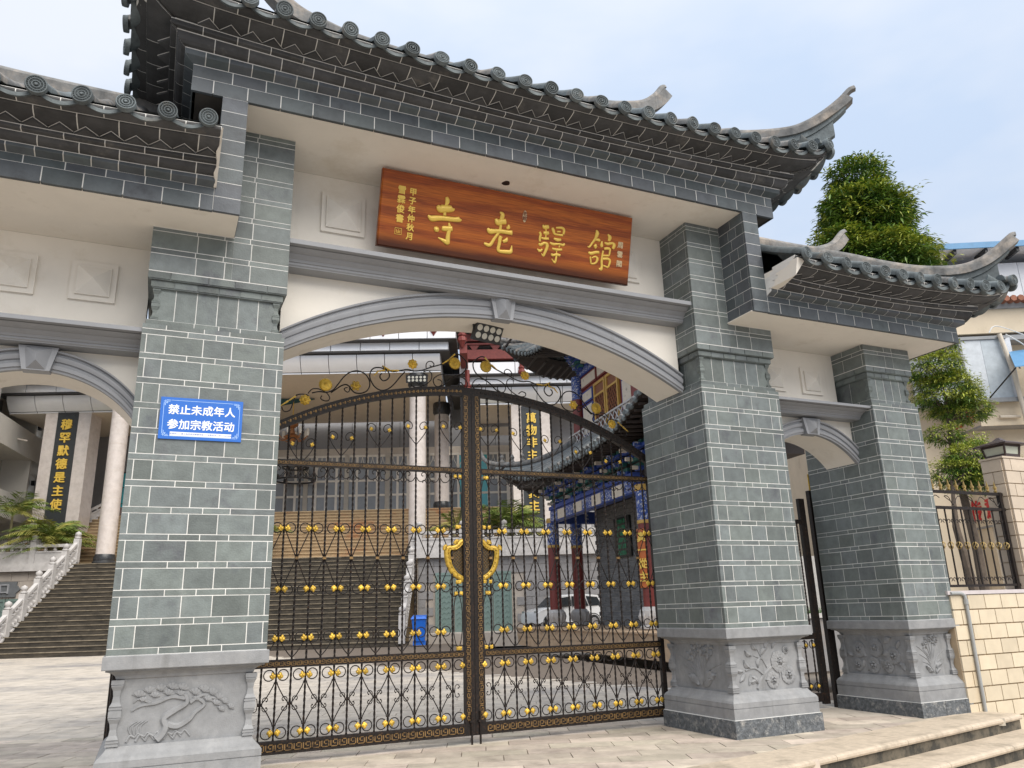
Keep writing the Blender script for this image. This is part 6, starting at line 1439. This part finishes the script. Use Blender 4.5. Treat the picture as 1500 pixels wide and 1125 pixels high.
for k in range(20): M().lathe([(.11,0),(.11,.5)],7,(14.6+k*.24,26.0,11.0),ax='y').build('ridge_tile',mat('rust_tile',(.25,.1,.06),r=.8,var=.3) if k==0 else bpy.data.materials['rust_tile'],hs,local=True)
# balcony storeys: parapets wrap the corner
for z0,z1 in ((6.68,7.55),(3.45,4.5)):
    M().box(14.36,30,25.95,26.15,z0,z1).build('balcony_parapet',CRW,hs,local=True); M().box(14.36,14.56,26.1501,40,z0,z1).build('balcony_parapet',CRW,hs,local=True); M().box(14.36,30,26.0,27.5,z0-.02,z0+.05).build('balcony_soffit',SHAD,hs,local=True)
# shuttered bay
M().box(14.05,15.75,25.75,26.55,7.55,9.66).build('bay_box',SHEDW,hs,local=True)
M().box(14.0,14.08,25.68,25.76,7.5,9.7).build('bay_post',GREYG,hs,local=True); M().box(14.0,15.8,25.66,25.76,7.42,7.56).build('bay_sill',GREYG,hs,local=True); M().box(14.0,15.6,25.68,25.76,9.62,9.7).build('bay_head',GREYG,hs,local=True)
M().box(14.09,14.75,25.735,25.749,7.57,9.61).build('shutter_panel',mat('shutter_pale',(.50,.54,.58),r=.4),hs,local=True); M().box(14.76,15.5,25.735,25.749,7.57,9.61).build('shutter_panel',mat('shutter_grey',(.40,.45,.49),r=.4),hs,local=True)
M().box(13.3,14.0,26.2,26.5,7.5,9.66).build('side_window',SHEDW,hs,local=True); M().box(12.6,13.3,26.4,26.5,7.5,9.66).build('dark_window',GLASSD,hs,local=True)
M().box(11.5,14.4,27.5,40,0,9.9).build('rear_wing',CRW,hs,local=True)
for z in (1.0,): M().box(14.6,15.3,25.9,26.0,1.2,3.3).build('barred_window',GLASSD,hs,local=True)
q=M()
for k in range(6): q.tube([(14.6+k*.14,25.86,1.2),(14.6+k*.14,25.86,3.3)],.02,4)
q.build('window_bars',BLACK,hs,local=True)
for chs,d0,dst,z,s in (('文化方可',28.85,.80,7.16,.62),('民同传意',29.1,.92,3.98,.72)):
    for i,ch in enumerate(chs): place('red_character',text_mesh(ch,s,REDT,.012,.018),hs,(14.345,d0-i*dst,z),(PI/2,0,-PI/2),local=True)
M().tube([(15.35,25.6,9.75),(15.55,25.6,8.4),(15.62,25.6,6.9),(15.72,25.6,3)],.075,10).build('down_pipe',mat('pvc_pipe',(.62,.55,.45),r=.5),hs,local=True,smooth=50)
M().tube([(14.95,25.85,6.95),(15.6,25.85,6.93)],.05,8).build('drain_spout',bpy.data.materials['pvc_pipe'],hs,local=True)
aw=thing('window_awning','blue awning sheet propped out at the right edge beside the grey shuttered bay','awning',FK,A27)
q=M(); q.hexa([(14.9,24.4,8.22),(17.5,24.4,8.4),(17.5,25.7,9.3),(15.6,25.7,9.1),(14.9,24.4,8.26),(17.5,24.4,8.44),(17.5,25.7,9.34),(15.6,25.7,9.14)]); q.build('awning_sheet',BLUER,aw,local=True)
M().tube([(14.95,24.45,8.22),(14.62,25.62,7.55)],.025,5).build('awning_strut',BLACK,aw,local=True)
for k in range(4): M().tube([(15.1+k*.6,24.5,8.2),(15.7+k*.6,25.65,9.0)],.025,4).build('awning_rib',GREYG,aw,local=True)
wc=thing('hanging_cable','pale loose cables hanging against the cream house wall','cable',FK,A27)
for pts in ([(15.5,25.5,9.7),(16.1,25.5,9.2),(16.2,25.5,8.6)],[(15.0,25.55,9.8),(15.3,25.5,10.0),(16.4,25.5,9.5)],[(16.2,25.4,8.1),(15.9,25.4,7.6),(16.1,25.4,7.2),(16.3,25.4,7.5)]): M().tube(crom(pts,6),.02,4).build('cable_run',WHITE,wc,local=True)
shd=thing('rooftop_shed','white clad shed with a blue edged metal roof on top of the cream house','shed',FK,A27)
M().box(14.75,30,27.2,36,11.0,13.0).build('shed_core',SHEDW,shd,local=True)
for k in range(14): M().box(14.76+k*.9,15.64+k*.9,27.16,27.199,11.0,13.0).build('cladding_sheet',SHEDW,shd,local=True)
for k in range(8): M().box(14.71,14.749,27.25+k*.9,28.13+k*.9,11.0,13.0).build('cladding_sheet',SHEDW,shd,local=True)
q=M(); q.hexa([(14.2,26.4,13.32),(30,26.4,13.32),(30,36,13.9),(14.2,36,13.9),(14.2,26.4,13.37),(30,26.4,13.37),(30,36,13.95),(14.2,36,13.95)]); q.build('roof_sheet',SHEDW,shd,local=True)
q=M(); q.box(14.15,30,26.34,26.4,13.3,13.52); q.hexa([(14.13,26.34,13.3),(14.19,26.34,13.3),(14.19,36,13.9),(14.13,36,13.9),(14.13,26.34,13.52),(14.19,26.34,13.52),(14.19,36,14.12),(14.13,36,14.12)]); q.build('roof_edge',BLUER,shd,local=True)
for k in range(9): M().box(14.9+k*1.1,15.0+k*1.1,26.45,27.2,13.15,13.31).build('purlin',BLACK,shd,local=True)
M().tube([(14.5,26.6,13.3),(14.55,26.6,11.0)],.05,8).build('shed_post',bpy.data.materials['pvc_pipe'],shd,local=True)
# ================================================================ TREES
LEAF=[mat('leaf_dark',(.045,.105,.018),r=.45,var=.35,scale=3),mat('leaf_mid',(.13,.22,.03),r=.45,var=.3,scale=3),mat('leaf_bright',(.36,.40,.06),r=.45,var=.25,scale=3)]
BARK=mat('bark',(.11,.085,.065),r=.9,var=.3,scale=12)
def tree(label,base,h,blobs,seed,n,ls,limbs,trunk=True,trunk_top=None,bias=0.):
    """leafy tree: blobs are (dx,dy,z,rx,ry,rz) crown volumes around the trunk; leaves drawn as drooping sprays"""
    rn=random.Random(seed); T=thing('leafy_tree',label,'tree',base)
    q=M(); x0,y0,z0=base
    tt=trunk_top or h*.9
    q.tube([(x0,y0,z0),(x0+.05,y0,z0+tt*.4),(x0-.05,y0+.05,z0+tt*.75),(x0,y0,z0+tt)],[.11,.085,.06,.02],8)
    for (dx,dy,z,rx,ry,rz) in blobs:
        zb=max(.3,z-rz*1.0)
        for k in range(limbs):
            a=rn.uniform(0,6.28); r=rn.uniform(.5,.95); q.tube(crom([(x0,y0,z0+zb),(x0+dx*.5+rx*.4*math.cos(a),y0+dy*.5+ry*.4*math.sin(a),z0+zb+rz*.5),(x0+dx+rx*r*math.cos(a),y0+dy+ry*r*math.sin(a),z0+z+rz*rn.uniform(-.3,.5))],3),[.03,.026,.022,.018,.014,.01,.005],5)
    q.build('trunk',BARK,T)
    Ms=[M(),M(),M()]
    tot=sum(b[3]*b[4]*b[5] for b in blobs)
    for (dx,dy,z,rx,ry,rz) in blobs:
        for i in range(int(n*rx*ry*rz/tot)):
            # sprays near the surface, clumped in tiers
            while True:
                v=Vector((rn.uniform(-1,1),rn.uniform(-1,1),rn.uniform(-1,1)))
                if .25<v.length<1: break
            v=v.normalized()*(rn.uniform(.35,1.0)**.5+(rn.uniform(.05,.28) if rn.random()<.14 else 0))
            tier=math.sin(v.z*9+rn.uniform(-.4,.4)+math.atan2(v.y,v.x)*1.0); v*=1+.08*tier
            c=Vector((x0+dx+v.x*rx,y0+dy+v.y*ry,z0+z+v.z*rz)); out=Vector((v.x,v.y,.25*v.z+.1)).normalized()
            bright=.5*tier+.55*v.z+.5*(v.length-.8)*3+rn.uniform(-.5,.5)+bias; m=Ms[2 if bright>.65 else 1 if bright>-.15 else 0]  # crown shading put into leaf colour: darker inside and below, yellower outer tips
            for k in range(9):
                a=rn.uniform(0,6.28); d=(out*.8+Vector((math.cos(a),math.sin(a),rn.uniform(-.55,.35)))*.7).normalized()
                p=c+Vector((rn.uniform(-1,1),rn.uniform(-1,1),rn.uniform(-.5,.5)))*ls*.9; l=ls*rn.uniform(.7,1.25); s=d.cross(Vector((rn.uniform(-.3,.3),rn.uniform(-.3,.3),1))).normalized()*l*.13
                e=p+d*l+Vector((0,0,-l*.25)); mm=p+d*l*.5+Vector((0,0,l*.02)); m.add([tuple(p),tuple(mm-s),tuple(e),tuple(mm+s)],[(0,1,2,3)])
    for m,mt,nm in zip(Ms,LEAF,('shaded','middle','lit_young')):
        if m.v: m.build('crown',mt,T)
def Kp(u,d): v=Vector((FR[0],FR[1],0))+Vector((math.cos(A27),math.sin(A27),0))*u+Vector((-math.sin(A27),math.cos(A27),0))*d; return (v.x,v.y,0)
tree('tall dense green tree rising behind the right side roof',Kp(7.35,16.2),11.3,[(0,0,8.0,1.25,1.2,1.2),(.05,0,9.5,.95,.9,.8),(.0,0,10.5,.6,.55,.5),(-.75,0,8.7,.65,.6,.4),(.9,0,8.5,.65,.6,.5),(-.95,.2,7.5,.6,.6,.4),(.55,0,9.4,.55,.5,.45),(-.5,0,9.7,.5,.5,.4),(.3,.1,10.75,.3,.3,.3),(1.15,0,7.9,.4,.4,.35)],11,7600,.15,4)
tree('pale green layered tree between the outer pillar and the cream house',Kp(7.95,15.4),5.6,[(.0,0,5.15,.6,.6,.42),(.42,0,4.85,.55,.5,.24),(-.2,0,5.65,.5,.5,.35),(-.25,0,4.3,.35,.35,.2),(.2,0,6.15,.28,.28,.3),(.6,0,5.2,.3,.3,.18)],21,2000,.09,5,trunk_top=5.2,bias=.55)
tree('round bushy tree close behind the black iron fence',Kp(7.35,14.6),3.9,[(.75,0,3.68,.6,.55,.42),(.3,.1,3.45,.42,.42,.3),(1.05,0,3.35,.36,.36,.25)],31,1700,.08,3,trunk_top=3.3,bias=.35)
# ceiling hole of the missing lamp under the main beam
ch=thing('ceiling_lamp_hole','small dark hole left in the white ceiling above the name board','hole',(3.21,-.02,5.462))
M().rings([[(3.21+.035*(1+.15*math.sin(3*a))*math.cos(a)*1.2,-.03+.045*math.sin(a),z) for a in [2*PI*i/14 for i in range(14)]] for z in (5.4635,5.4648)]).build('hole_rim',BLACK,ch)
